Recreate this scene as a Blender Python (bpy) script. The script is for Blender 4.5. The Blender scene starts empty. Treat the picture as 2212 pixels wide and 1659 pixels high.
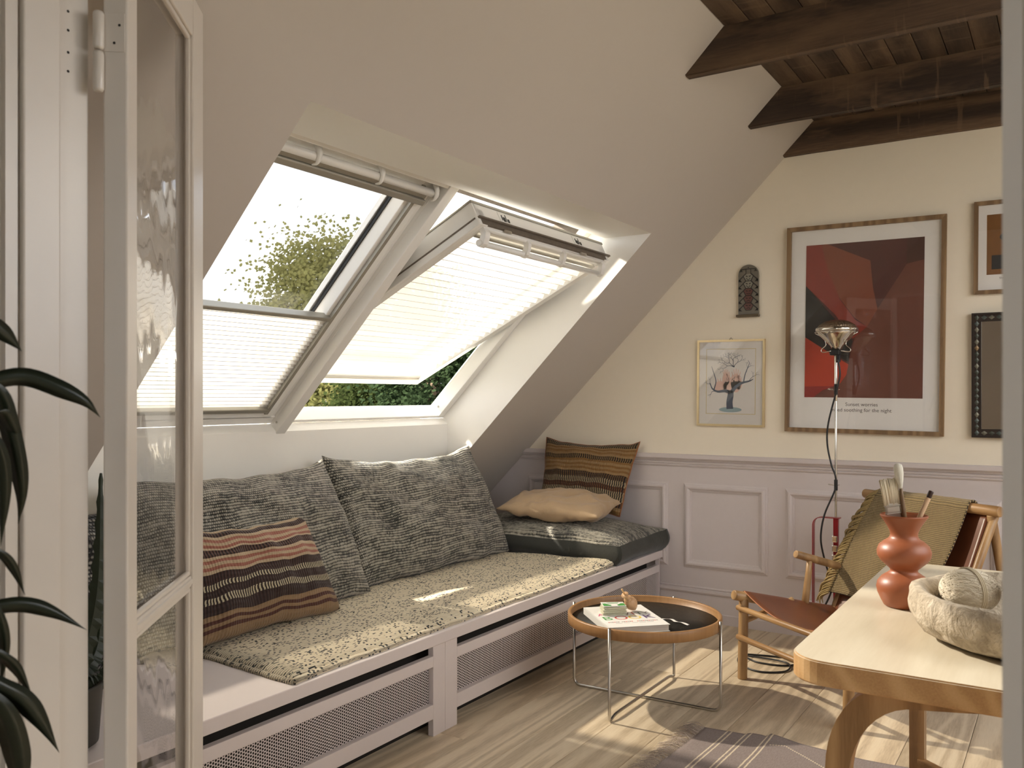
import bpy, bmesh, math, random
from math import sin, cos, pi, radians, sqrt
from mathutils import Vector, Matrix, noise as mnoise
random.seed(7)
SC = bpy.context.scene
COL = SC.collection

# ------------------------------------------------------------------ camera, sky, key lamp, exposure
cam_d = bpy.data.cameras.new('camera')
cam_d.sensor_width = 36.0
cam_d.lens = 36.0 * 1872 / 2212
cam_d.shift_y = 27.5 / 2212
cam_d.clip_start = 0.02
cam_d.clip_end = 300
cam_d.dof.use_dof = True
cam_d.dof.focus_distance = 3.3
cam_d.dof.aperture_fstop = 9.0
cam = bpy.data.objects.new('camera', cam_d)
cam.location = (0, 0, 1.22)
cam.rotation_euler = (radians(90), 0, radians(32.9))
COL.objects.link(cam)
SC.camera = cam

SKY_STRENGTH = 1.55
KEY_POWER = 2950.0
FILL_GLOW = 2.9  # glow strength of the added fill globe
SC.view_settings.view_transform = 'Standard'
SC.view_settings.look = 'None'
SC.view_settings.gamma = 1.0
SC.view_settings.use_curve_mapping = False
SC.view_settings.exposure = 1.66

# the low light that comes in through the roof windows comes from an unseen point lamp outside them, in place of sunlight:
# its shadows are steeper on the floor by the bench than on the table across the room
SC.cycles.max_bounces = 6
SC.cycles.diffuse_bounces = 4
SC.cycles.glossy_bounces = 4
SC.cycles.transmission_bounces = 4
SC.cycles.transparent_max_bounces = 12
SC.cycles.use_adaptive_sampling = True
SC.cycles.adaptive_threshold = 0.1
key_data = bpy.data.lights.new('key_lamp', 'POINT')  # unseen point lamp standing in for sunlight
key_data.energy = KEY_POWER
key_data.color = (1.0, 0.91, 0.78)
key_data.shadow_soft_size = 0.07
key_light = bpy.data.objects.new('key_lamp', key_data)
key_light.location = (-6.2, 2.72, 4.42)
COL.objects.link(key_light)

world = bpy.data.worlds.new('sky')
SC.world = world
world.use_nodes = True
wt = world.node_tree
wt.nodes.clear()
wo = wt.nodes.new('ShaderNodeOutputWorld')
wb = wt.nodes.new('ShaderNodeBackground')
wc = wt.nodes.new('ShaderNodeTexCoord')
wn = wt.nodes.new('ShaderNodeTexNoise')
wn.inputs['Scale'].default_value = 5.0
wn.inputs['Detail'].default_value = 6.0
wn.inputs['Roughness'].default_value = 0.55
wr = wt.nodes.new('ShaderNodeValToRGB')
wr.color_ramp.elements[0].position = 0.38
wr.color_ramp.elements[0].color = (0.56, 0.64, 0.76, 1)
wr.color_ramp.elements[1].position = 0.62
wr.color_ramp.elements[1].color = (0.98, 0.95, 0.90, 1)
wt.links.new(wc.outputs['Generated'], wn.inputs['Vector'])
wt.links.new(wn.outputs['Fac'], wr.inputs['Fac'])
wt.links.new(wr.outputs['Color'], wb.inputs['Color'])
wb.inputs['Strength'].default_value = SKY_STRENGTH
wt.links.new(wb.outputs['Background'], wo.inputs['Surface'])

# ------------------------------------------------------------------ helpers: materials
def L(r, g, b):
    f = lambda c: (c / 255 / 12.92) if c / 255 <= 0.04045 else ((c / 255 + 0.055) / 1.055) ** 2.4
    return (f(r), f(g), f(b), 1.0)

class NT:
    def __init__(s, name, **kw):
        s.m = bpy.data.materials.new(name)
        s.m.use_nodes = True
        s.t = s.m.node_tree
        s.b = s.t.nodes['Principled BSDF']
        s.o = s.t.nodes['Material Output']
        for k, v in kw.items():
            s.set(k, v)
    def set(s, k, v):
        names = {'color': 'Base Color', 'rough': 'Roughness', 'metal': 'Metallic', 'spec': 'Specular IOR Level',
                 'coat': 'Coat Weight', 'coatr': 'Coat Roughness', 'sheen': 'Sheen Weight', 'trans': 'Transmission Weight',
                 'ior': 'IOR', 'normal': 'Normal', 'alpha': 'Alpha', 'sss': 'Subsurface Weight'}
        s.put(s.b.inputs[names[k]], v)
        return s
    def put(s, sock, v):
        if hasattr(v, 'is_output'):
            s.t.links.new(v, sock)
        else:
            if sock.type == 'RGBA' and len(v) == 3:
                v = (*v, 1)
            sock.default_value = v
    def n(s, typ, **p):
        nd = s.t.nodes.new(typ)
        for k, v in p.items():
            setattr(nd, k, v)
        return nd
    def math(s, op, a, b=None, c=None):
        nd = s.n('ShaderNodeMath', operation=op)
        s.put(nd.inputs[0], a)
        if b is not None: s.put(nd.inputs[1], b)
        if c is not None: s.put(nd.inputs[2], c)
        return nd.outputs[0]
    def mix(s, f, a, b, bt='MIX'):
        nd = s.n('ShaderNodeMix', data_type='RGBA', blend_type=bt)
        s.put(nd.inputs[0], f); s.put(nd.inputs[6], a); s.put(nd.inputs[7], b)
        return nd.outputs[2]
    def uv(s):
        return s.n('ShaderNodeUVMap').outputs[0]
    def obj(s):
        return s.n('ShaderNodeTexCoord').outputs['Object']
    def rnd(s):
        return s.n('ShaderNodeObjectInfo').outputs['Random']
    def scale(s, v, sc, loc=None, rot=None):
        nd = s.n('ShaderNodeMapping')
        s.put(nd.inputs['Vector'], v)
        nd.inputs['Scale'].default_value = sc
        if loc is not None: s.put(nd.inputs['Location'], loc)
        if rot is not None: nd.inputs['Rotation'].default_value = rot
        return nd.outputs[0]
    def noise(s, v, sc, det=3.0, rough=0.5, dist=0.0):
        nd = s.n('ShaderNodeTexNoise')
        s.put(nd.inputs['Vector'], v)
        nd.inputs['Scale'].default_value = sc
        nd.inputs['Detail'].default_value = det
        nd.inputs['Roughness'].default_value = rough
        nd.inputs['Distortion'].default_value = dist
        return nd.outputs['Fac']
    def voro(s, v, sc, feat='F1', out='Distance'):
        nd = s.n('ShaderNodeTexVoronoi', feature=feat)
        s.put(nd.inputs['Vector'], v)
        nd.inputs['Scale'].default_value = sc
        return nd.outputs[out]
    def white(s, v):
        nd = s.n('ShaderNodeTexWhiteNoise')
        s.put(nd.inputs['Vector'], v)
        return nd.outputs['Value']
    def sep(s, v):
        nd = s.n('ShaderNodeSeparateXYZ'); s.put(nd.inputs[0], v)
        return nd.outputs
    def comb(s, x, y, z=0.0):
        nd = s.n('ShaderNodeCombineXYZ')
        s.put(nd.inputs[0], x); s.put(nd.inputs[1], y); s.put(nd.inputs[2], z)
        return nd.outputs[0]
    def ramp(s, f, stops, const=False):
        nd = s.n('ShaderNodeValToRGB')
        cr = nd.color_ramp
        if const: cr.interpolation = 'CONSTANT'
        while len(cr.elements) < len(stops): cr.elements.new(0.5)
        for e, (p, c) in zip(cr.elements, stops):
            e.position = p
            if not isinstance(c, (tuple, list)): c = (c, c, c, 1)
            e.color = c if len(c) == 4 else (*c, 1)
        s.put(nd.inputs[0], f)
        return nd.outputs[0]
    def bump(s, h, strength=0.5, dist=0.01):
        nd = s.n('ShaderNodeBump')
        nd.inputs['Strength'].default_value = strength
        nd.inputs['Distance'].default_value = dist
        s.put(nd.inputs['Height'], h)
        s.set('normal', nd.outputs[0])
        return s

def plain(name, col, rough=0.5, metal=0.0, bump=None, **kw):
    n = NT(name, rough=rough, metal=metal, **kw)
    if bump:
        sc, st, var = bump
        f = n.noise(n.obj(), sc, 4)
        n.set('color', n.mix(f, tuple(c * (1 - var) for c in col[:3]) + (1,), tuple(min(1, c * (1 + var)) for c in col[:3]) + (1,)))
        n.bump(f, st, 0.004)
    else:
        n.set('color', col)
    return n.m

def wood(name, c1, c2, c3, axis=1, gs=1.0, rough=0.45, rand=0.25, contrast=1.0, bumps=0.12, cath=6.0, freq=60.0, wsc=2.2, patch=0.0):
    """grain running along the given object axis"""
    n = NT(name, rough=rough)
    r = n.rnd()
    off = n.comb(n.math('MULTIPLY', r, 37.0), n.math('MULTIPLY', r, 91.0), n.math('MULTIPLY', r, 53.0))
    sc = [1.0 * gs] * 3
    sc[axis] = 0.09 * gs
    v = n.scale(n.obj(), tuple(sc), off)
    warp = n.noise(v, wsc, 2, 0.5, 0.6)
    px = n.sep(v)
    a = px[0] if axis != 0 else px[1]
    c = px[2] if axis != 2 else px[1]
    ph = n.math('ADD', n.math('MULTIPLY', n.math('ADD', a, n.math('MULTIPLY', c, 0.7)), freq), n.math('MULTIPLY', warp, cath * 6))
    rings = n.math('MULTIPLY_ADD', n.math('SINE', ph), 0.5, 0.5)
    rings = n.math('POWER', rings, 1.6)
    fine = n.noise(n.scale(v, (1, 1, 1)), 160, 2, 0.6)
    f = n.math('ADD', n.math('MULTIPLY', rings, 0.55 * contrast), n.math('MULTIPLY', fine, 0.45))
    f = n.math('MULTIPLY', f, n.math('MULTIPLY_ADD', n.noise(v, 1.3, 2), 0.8, 0.55))
    col = n.ramp(f, [(0.0, c1), (0.45, c2), (0.95, c3)])
    if patch:
        pv = [9.0] * 3; pv[axis] = 2.2
        pm = n.noise(n.scale(n.obj(), tuple(pv), off), 1.0, 4, 0.65)
        col = n.mix(n.ramp(pm, [(0.50, 0.0), (0.72, patch)]), col, c3)
        sv = [3.0] * 3; sv[axis] = 26.0
        sm_ = n.noise(n.scale(n.obj(), tuple(sv), off), 1.0, 3, 0.6)
        col = n.mix(n.ramp(sm_, [(0.60, 0.0), (0.66, patch * 0.6)]), col, c3)
    hs = n.n('ShaderNodeHueSaturation')
    n.put(hs.inputs['Value'], n.math('MULTIPLY_ADD', r, rand, 1 - rand / 2))
    n.put(hs.inputs['Color'], col)
    n.set('color', hs.outputs[0])
    n.bump(n.math('ADD', rings, fine), bumps, 0.001)
    return n.m

def thin_glass(name, wavy=0.0, tint=(1, 1, 1, 1)):
    n = NT(name)
    t = n.n('ShaderNodeBsdfTransparent'); t.inputs[0].default_value = tint
    g = n.n('ShaderNodeBsdfGlossy'); g.inputs['Roughness'].default_value = 0.0
    lw = n.n('ShaderNodeLayerWeight'); lw.inputs['Blend'].default_value = 0.5
    fr = n.math('MULTIPLY_ADD', n.math('POWER', lw.outputs['Facing'], 5.0), 0.957, 0.043)
    mx = n.n('ShaderNodeMixShader')
    n.t.links.new(fr, mx.inputs[0]); n.t.links.new(t.outputs[0], mx.inputs[1]); n.t.links.new(g.outputs[0], mx.inputs[2])
    n.t.links.new(mx.outputs[0], n.o.inputs['Surface'])
    if wavy:
        b = n.n('ShaderNodeBump'); b.inputs['Strength'].default_value = wavy; b.inputs['Distance'].default_value = 0.02
        n.put(b.inputs['Height'], n.noise(n.scale(n.obj(), (1, 1, .5)), 7, 2))
        n.t.links.new(b.outputs[0], g.inputs['Normal'])
    return n.m

# ------------------------------------------------------------------ helpers: meshes and objects
class MB:
    def __init__(s):
        s.v = []; s.f = []; s.mi = []; s.uvs = None; s.cur = 0; s.sm = []
    def add(s, vs, fs, smooth=False):
        b = len(s.v)
        s.v += [tuple(v) for v in vs]
        for f in fs:
            s.f.append(tuple(b + i for i in f)); s.mi.append(s.cur); s.sm.append(smooth)
        return s
    def box(s, x0, x1, y0, y1, z0, z1, M=None):
        p = [Vector((x, y, z)) for x in (x0, x1) for y in (y0, y1) for z in (z0, z1)]
        if M is not None: p = [M @ q for q in p]
        return s.add(p, [(0, 1, 3, 2), (4, 6, 7, 5), (0, 4, 5, 1), (2, 3, 7, 6), (0, 2, 6, 4), (1, 5, 7, 3)])
    def bbox(s, x0, x1, y0, y1, z0, z1, b=0.003, M=None):
        """box with chamfered edges"""
        bm = bmesh.new()
        bmesh.ops.create_cube(bm, size=1.0)
        for v in bm.verts:
            v.co = Vector(((x0 + x1) / 2 + v.co.x * (x1 - x0), (y0 + y1) / 2 + v.co.y * (y1 - y0), (z0 + z1) / 2 + v.co.z * (z1 - z0)))
        b = min(b, abs(x1 - x0) * .45, abs(y1 - y0) * .45, abs(z1 - z0) * .45)
        bmesh.ops.bevel(bm, geom=list(bm.edges), offset=b, segments=2, profile=0.5, affect='EDGES')
        return s.frombm(bm, M)
    def frombm(s, bm, M=None, smooth=False):
        bm.verts.index_update()
        vs = [(M @ v.co) if M is not None else v.co.copy() for v in bm.verts]
        fs = [tuple(v.index for v in f.verts) for f in bm.faces]
        bm.free()
        return s.add(vs, fs, smooth)
    def prism(s, poly, axis, a0, a1):
        """poly: 2D points; extruded along axis 0/1/2 between a0 and a1"""
        def P(p, a):
            return (a, p[0], p[1]) if axis == 0 else (p[0], a, p[1]) if axis == 1 else (p[0], p[1], a)
        n = len(poly)
        vs = [P(p, a0) for p in poly] + [P(p, a1) for p in poly]
        fs = [tuple(range(n))[::-1], tuple(range(n, 2 * n))] + [(i, (i + 1) % n, n + (i + 1) % n, n + i) for i in range(n)]
        return s.add(vs, fs)
    def tube(s, path, r, seg=10, closed=False, cap=True, rs=None):
        pts = [Vector(p) for p in path]
        n = len(pts)
        vs, fs = [], []
        prev = None
        for i, p in enumerate(pts):
            if closed: t = (pts[(i + 1) % n] - pts[i - 1])
            else: t = pts[min(i + 1, n - 1)] - pts[max(i - 1, 0)]
            t.normalize()
            if prev is None:
                a = Vector((0, 0, 1)) if abs(t.z) < 0.9 else Vector((1, 0, 0))
                u = t.cross(a).normalized()
            else:
                u = (prev - t * prev.dot(t)).normalized()
            prev = u
            w = t.cross(u)
            rr = rs[i] if rs else r
            for k in range(seg):
                a = 2 * pi * k / seg
                vs.append(p + (u * cos(a) + w * sin(a)) * rr)
        for i in range(n if closed else n - 1):
            for k in range(seg):
                a, b = i * seg + k, i * seg + (k + 1) % seg
                c, d = ((i + 1) % n) * seg + (k + 1) % seg, ((i + 1) % n) * seg + k
                fs.append((a, b, c, d))
        s.add(vs, fs, True)
        if cap and not closed:
            b = len(s.v) - len(vs)
            s.f.append(tuple(b + k for k in range(seg))[::-1]); s.mi.append(s.cur); s.sm.append(False)
            s.f.append(tuple(b + (n - 1) * seg + k for k in range(seg))); s.mi.append(s.cur); s.sm.append(False)
        return s
    def rod(s, p0, p1, r, seg=16, bev=0.004):
        p0, p1 = Vector(p0), Vector(p1)
        d = (p1 - p0); l = d.length; d.normalize()
        b = min(bev, r * .6)
        ts = [0, b * .3, b, l - b, l - b * .3, l]
        rr = [r - b, r - b * .3, r, r, r - b * .3, r - b]
        return s.tube([p0 + d * t for t in ts], r, seg, rs=rr)
    def lathe(s, prof, seg=40, c=(0, 0, 0), M=None):
        vs, fs = [], []
        for r, z in prof:
            for k in range(seg):
                a = 2 * pi * k / seg
                p = Vector((c[0] + r * cos(a), c[1] + r * sin(a), c[2] + z))
                vs.append(M @ p if M is not None else p)
        for i in range(len(prof) - 1):
            for k in range(seg):
                a, b = i * seg + k, i * seg + (k + 1) % seg
                fs.append((a, b, b + seg, a + seg))
        s.add(vs, fs, True)
        b = len(s.v) - len(vs)
        for i, rev in ((0, True), (len(prof) - 1, False)):
            if prof[i][0] > 1e-5:
                f = tuple(b + i * seg + k for k in range(seg))
                s.f.append(f[::-1] if rev else f); s.mi.append(s.cur); s.sm.append(False)
        return s
    def build(s, name, mat, parent=None, world=True, smooth=None):
        loc = Vector((0, 0, 0))
        if parent is not None and world: loc = parent_loc(parent)
        me = bpy.data.meshes.new(name)
        if loc.length > 0:
            me.from_pydata([tuple(Vector(v) - loc) for v in s.v], [], s.f)
        else:
            me.from_pydata(s.v, [], s.f)
        mats = mat if isinstance(mat, (list, tuple)) else [mat]
        for m in mats: me.materials.append(m)
        for p, mi, sm in zip(me.polygons, s.mi, s.sm):
            p.material_index = mi
            p.use_smooth = sm if smooth is None else smooth
        if s.uvs is not None:
            ul = me.uv_layers.new(name='UVMap')
            for lp in me.loops:
                ul.data[lp.index].uv = s.uvs[lp.vertex_index]
        me.update()
        o = bpy.data.objects.new(name, me)
        COL.objects.link(o)
        if parent is not None: o.parent = parent
        return o

def parent_loc(p):
    v = Vector(p.location)
    while p.parent is not None:
        p = p.parent; v = v + p.location
    return v

def tag(o, label, cat, group=None, kind=None):
    o['label'] = label; o['category'] = cat
    if group: o['group'] = group
    if kind: o['kind'] = kind
    return o

def thing(name, label, cat, loc=(0, 0, 0), rotz=0.0, group=None):
    o = bpy.data.objects.new(name, None)
    o.empty_display_size = 0.05
    o.location = loc; o.rotation_euler = (0, 0, rotz)
    COL.objects.link(o)
    return tag(o, label, cat, group)

def struct(o, label=None):
    o['kind'] = 'structure'
    if label: o['label'] = label
    return o

def sempty(name, loc=(0, 0, 0), label=None):
    o = bpy.data.objects.new(name, None)
    o.location = loc
    COL.objects.link(o)
    return struct(o, label)

def bez(pts, n=24):
    """Catmull-Rom through points"""
    P = [Vector(p) for p in pts]
    P = [P[0] * 2 - P[1]] + P + [P[-1] * 2 - P[-2]]
    out = []
    m = len(P) - 3
    per = max(2, n // m)
    for i in range(m):
        a, b, c, d = P[i:i + 4]
        for k in range(per):
            t = k / per
            out.append(0.5 * ((2 * b) + (-a + c) * t + (2 * a - 5 * b + 4 * c - d) * t * t + (-a + 3 * b - 3 * c + d) * t ** 3))
    out.append(P[-2])
    return out

def round_path(pts, r, n=6):
    """polyline with rounded corners"""
    P = [Vector(p) for p in pts]
    out = [P[0]]
    for i in range(1, len(P) - 1):
        a = (P[i - 1] - P[i]).normalized(); b = (P[i + 1] - P[i]).normalized()
        p0 = P[i] + a * r; p1 = P[i] + b * r
        for k in range(n + 1):
            t = k / n
            out.append((p0 * (1 - t) + P[i] * t) * (1 - t) + (P[i] * (1 - t) + p1 * t) * t)
    out.append(P[-1])
    return out

def text_mesh(mb, body, size, origin, right, up, depth_off=0.0, align='CENTER'):
    cu = bpy.data.curves.new('txt', 'FONT')
    cu.body = body; cu.size = size; cu.align_x = align; cu.resolution_u = 3
    ob = bpy.data.objects.new('txt', cu)
    COL.objects.link(ob)
    dg = bpy.context.evaluated_depsgraph_get()
    me = ob.evaluated_get(dg).to_mesh()
    r, u = Vector(right).normalized(), Vector(up).normalized()
    n = r.cross(u)
    vs = [Vector(origin) + r * v.co.x + u * v.co.y + n * depth_off for v in me.vertices]
    fs = [tuple(p.vertices) for p in me.polygons]
    mb.add(vs, fs)
    ob.evaluated_get(dg).to_mesh_clear()
    bpy.data.objects.remove(ob)
    bpy.data.curves.remove(cu)

# ------------------------------------------------------------------ materials
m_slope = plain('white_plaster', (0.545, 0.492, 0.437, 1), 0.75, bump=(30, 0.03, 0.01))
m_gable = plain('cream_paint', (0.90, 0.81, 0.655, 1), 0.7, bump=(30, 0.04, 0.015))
m_lining = plain('white_lining', (0.88, 0.855, 0.805, 1), 0.5, bump=(20, 0.02, 0.01))
m_mauve = plain('mauve_paint', (0.66, 0.59, 0.57, 1), 0.42, bump=(40, 0.03, 0.02))
m_winwhite = plain('white_window_paint', (0.84, 0.82, 0.78, 1), 0.3)
m_doorwhite = plain('old_door_paint', (0.66, 0.60, 0.53, 1), 0.28, bump=(14, 0.12, 0.03))
m_grey_al = plain('grey_aluminium', (0.38, 0.36, 0.31, 1), 0.4, 0.6)
m_dark_al = plain('dark_weathered_channel', (0.17, 0.14, 0.11, 1), 0.6, 0.3, bump=(40, 0.1, 0.3))
m_gasket = plain('black_gasket', (0.012, 0.012, 0.012, 1), 0.5)
m_beam = wood('dark_stained_beam', L(38, 28, 21), L(74, 57, 44), L(124, 98, 74), axis=0, gs=0.8, rough=0.7, rand=0.3, contrast=0.9, bumps=0.4, cath=3, patch=0.75)
m_cboard = wood('dark_stained_boards', L(46, 36, 28), L(86, 68, 53), L(122, 100, 78), axis=1, gs=0.8, rough=0.7, rand=0.45, contrast=0.8, bumps=0.4, cath=4, patch=0.6)
m_floor = wood('pale_oak_floor', L(170, 150, 122), L(220, 202, 174), L(238, 224, 198), axis=1, gs=1.0, rough=0.5, rand=0.22, contrast=0.6, bumps=0.05, cath=6.5, freq=75.0, wsc=5.0)
m_oak = wood('oak', L(120, 90, 58), L(164, 128, 86), L(186, 152, 108), axis=2, gs=1.6, rough=0.4, rand=0.08, bumps=0.05)
m_oakx = wood('oak_edge', L(124, 92, 58), L(166, 128, 84), L(188, 152, 106), axis=0, gs=1.6, rough=0.4, rand=0.05, bumps=0.05)
m_birch = wood('birch_top', L(200, 188, 164), L(216, 206, 184), L(226, 217, 198), axis=1, gs=0.7, rough=0.32, rand=0.0, contrast=0.35, bumps=0.03)
m_birchy = wood('birch_edge', L(170, 128, 82), L(204, 164, 114), L(220, 184, 136), axis=1, gs=1.5, rough=0.4, rand=0.05, contrast=0.7, bumps=0.05)
m_frameoak = wood('frame_oak', L(104, 80, 56), L(140, 112, 80), L(160, 132, 98), axis=2, gs=2.0, rough=0.5, rand=0.2, bumps=0.1)
m_steel = plain('brushed_steel', (0.55, 0.52, 0.47, 1), 0.28, 1.0)
m_chrome = plain('chrome', (0.75, 0.72, 0.66, 1), 0.12, 1.0)
m_black = plain('black_plastic', (0.012, 0.012, 0.013, 1), 0.4)
m_red = plain('red_enamel', (0.33, 0.008, 0.016, 1), 0.3)
m_glass = thin_glass('window_glass')
m_dimpane = thin_glass('dimmed_window_glass', 0.0, (0.66, 0.66, 0.66, 1))  # grey tint added to dim the sky and lamp through the panes
m_oldglass = thin_glass('old_wavy_glass', 0.25)
m_picglass = thin_glass('picture_glass')
m_paper = plain('white_paper', (0.88, 0.85, 0.80, 1), 0.6)
m_void = plain('dark_void', (0.02, 0.017, 0.015, 1), 0.9)
# ================================================================== the setting
YG = 4.518          # gable wall
YD = 0.80           # room face of the door wall
YH = 0.69           # hall face of the door wall
XR = 2.60           # low wall under the right-hand roof slope
XC = 0.85           # right edge of the flat ceiling
ZC = 2.605          # underside of the ceiling boards
ZC = 2.605          # underside of the ceiling boards
BT = 0.37           # bench top
DX0, DX1 = -1.335, -0.036   # door opening
R2 = sqrt(0.5)
MW = Matrix(((R2, -R2, 0, -1.252), (0, 0, 1, 0), (R2, R2, 0, 2.449), (0, 0, 0, 1)))   # (along slope, outward, y)
TH = radians(26.2)
MS = Matrix(((cos(TH), -sin(TH), 0, -2.49), (0, 0, 1, 0), (sin(TH), cos(TH), 0, 1.583), (0, 0, 0, 1)))
def W(s_, d, y): return MW @ Vector((s_, d, y))

# floor: boards along the room
fl = MB().box(-3.5, XR, YD - 0.12, YG + 0.05, -0.06, -0.021).build('floor', plain('subfloor', (0.08, 0.06, 0.045, 1), 0.9))
struct(fl, 'pale oak plank floor of the attic room')
PW = 0.190
plank_meshes = {}
def plank_mesh(ln):
    k = round(ln, 2)
    if k not in plank_meshes:
        mb = MB().bbox(-PW / 2 + 0.0008, PW / 2 - 0.0008, -k / 2 + 0.0008, k / 2 - 0.0008, -0.02, 0.0, 0.002)
        me = bpy.data.meshes.new('plank')
        me.from_pydata([tuple(v) for v in mb.v], [], mb.f)
        me.materials.append(m_floor)
        plank_meshes[k] = me
    return plank_meshes[k]
x = -1.444 - PW * 3
col = 0
while x < XR - 0.01:
    y = YD - 0.10 - [0.0, 1.1, 0.5, 1.5, 0.8][col % 5]
    i = 0
    while y < YG:
        ln = [1.8, 2.2, 1.6][(i + col) % 3]
        y0, y1 = max(y, YD - 0.11), min(y + ln, YG + 0.02)
        if y1 - y0 > 0.05:
            o = bpy.data.objects.new('plank', plank_mesh(y1 - y0))
            o.location = (x + PW / 2, (y0 + y1) / 2, 0)
            COL.objects.link(o); o.parent = fl
        y += ln; i += 1
    x += PW; col += 1

# gable wall
GP = [(-3.56, -0.05), (XR + 0.1, -0.05), (XR + 0.1, ZC - (XR + 0.1 - XC) + 0.05), (XC, ZC + 0.05), (-1.05, ZC + 0.05), (-3.56, 0.15)]
gw = struct(MB().prism(GP, 1, YG, YG + 0.12).build('wall_back', m_gable), 'cream painted gable wall hung with pictures')
# wainscot: painted board, rail, panel mouldings, skirting
wn_ = struct(MB().box(-3.35, XR, YG - 0.008, YG, 0.0, 0.86).build('trim_1', m_mauve), 'mauve wainscot panelling below the pictures')
def rail_profile(prof, x0, x1):
    return MB().prism([(YG - d, z) for d, z in prof], 0, x0, x1)
rp = [(0, 0.838), (0.014, 0.838), (0.018, 0.845), (0.012, 0.850), (0.018, 0.853), (0.020, 0.860), (0.014, 0.865), (0.022, 0.868), (0.026, 0.877), (0.036, 0.879), (0.040, 0.884), (0.040, 0.902), (0.036, 0.905), (0, 0.905)]
rail_profile(rp, -3.3, XR).build('chair_rail', m_mauve, wn_, world=False)
sp_ = [(0, 0.0), (0.018, 0.0), (0.018, 0.05), (0.015, 0.055), (0.014, 0.148), (0.022, 0.152), (0.026, 0.160), (0.024, 0.172), (0.014, 0.176), (0.018, 0.182), (0.014, 0.188), (0, 0.188)]
bb = struct(rail_profile(sp_, -1.93, XR).build('baseboard_back', m_mauve), 'mauve skirting board under the wainscot')
def panel_mould(x0, x1, z0, z1):
    # profile across the moulding: (inward offset, proud depth)
    pr = [(0, 0.0), (0, 0.004), (0.005, 0.006), (0.006, 0.009), (0.011, 0.010), (0.012, 0.014), (0.018, 0.019), (0.026, 0.019), (0.034, 0.013), (0.036, 0.009), (0.041, 0.008), (0.042, 0.004), (0.046, 0.003), (0.046, 0.0)]
    mb = MB()
    vs, fs = [], []
    for off, d in pr:
        for (x, z) in ((x0 + off, z0 + off), (x1 - off, z0 + off), (x1 - off, z1 - off), (x0 + off, z1 - off)):
            vs.append((x, YG - 0.008 - d, z))
    for i in range(len(pr) - 1):
        for k in range(4):
            fs.append((i * 4 + k, i * 4 + (k + 1) % 4, (i + 1) * 4 + (k + 1) % 4, (i + 1) * 4 + k))
    mb.add(vs, fs)
    mb.build('panel_moulding', m_mauve, wn_, world=False)
for x0, x1 in ((-2.80, -2.43), (-2.345, -1.885), (-1.792, -1.332), (-1.24, -0.27), (-0.18, 0.28), (0.37, 0.83)):
    panel_mould(x0, x1, 0.287, 0.747)

# sloping ceiling with the skylight opening
SY0, SY1 = 1.64, 3.853
s_top, s_bot = (-1.697 + 1.252) / R2, -2.155
wl = MB()
def squad(s0, s1, y0, y1, d=0.0):
    wl.add([W(s0, d, y0), W(s1, d, y0), W(s1, d, y1), W(s0, d, y1)], [(0, 1, 2, 3)])
SB, ST = (-3.40 + 1.252) / R2, (-1.00 + 1.252) / R2
sk = (-2.92 + 1.252) / R2
for d in (0.0, 0.36):
    squad(SB, ST, YD - 0.2, SY0, d); squad(SB, ST, SY1, YG + 0.1, d)
    squad(s_top, ST, SY0, SY1, d)
    squad(SB, s_bot - 0.12 if d else -2.45, SY0, SY1, d)
for (a, b_) in ((SB, YD - 0.2), (ST, YD - 0.2)):
    wl.add([W(a, 0, YD - 0.2), W(a, 0.36, YD - 0.2), W(a, 0.36, YG + 0.1), W(a, 0, YG + 0.1)], [(0, 1, 2, 3)])
for yy in (YD - 0.2, YG + 0.1):
    wl.add([W(SB, 0, yy), W(SB, 0.36, yy), W(ST, 0.36, yy), W(ST, 0, yy)], [(0, 1, 2, 3)])
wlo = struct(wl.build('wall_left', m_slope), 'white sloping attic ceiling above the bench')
# lining of the skylight opening
ln = MB()
zt = -1.697 + 3.701
ln.prism([(-1.697, zt), (-1.945, zt), (-2.03, zt + 0.09), (-1.80, zt + 0.25)], 1, SY0, SY1)        # head
ln.build('head_lining', m_lining, wlo, world=False)
kx = -2.919
MB().prism([(kx, 0.36), (kx, 1.068), (kx - 0.034, 1.102), (kx - 0.25, 1.02), (kx - 0.40, 0.36)], 1, SY0, SY1).build('knee_lining', m_lining, wlo, world=False)
for y0, y1 in ((SY1, SY1 + 0.05), (SY0 - 0.05, SY0)):
    mb = MB()
    mb.prism([tuple(W(s_top - 0.0, 0.0, 0).xz), tuple(W(s_top + 0.2, 0.36, 0).xz), tuple(W(s_bot - 0.12, 0.36, 0).xz), (kx - 0.02, 0.78), (kx, 0.60), (kx, 0.785)], 1, y0, y1)
    mb.build('side_lining', m_lining, wlo, world=False)

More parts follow.
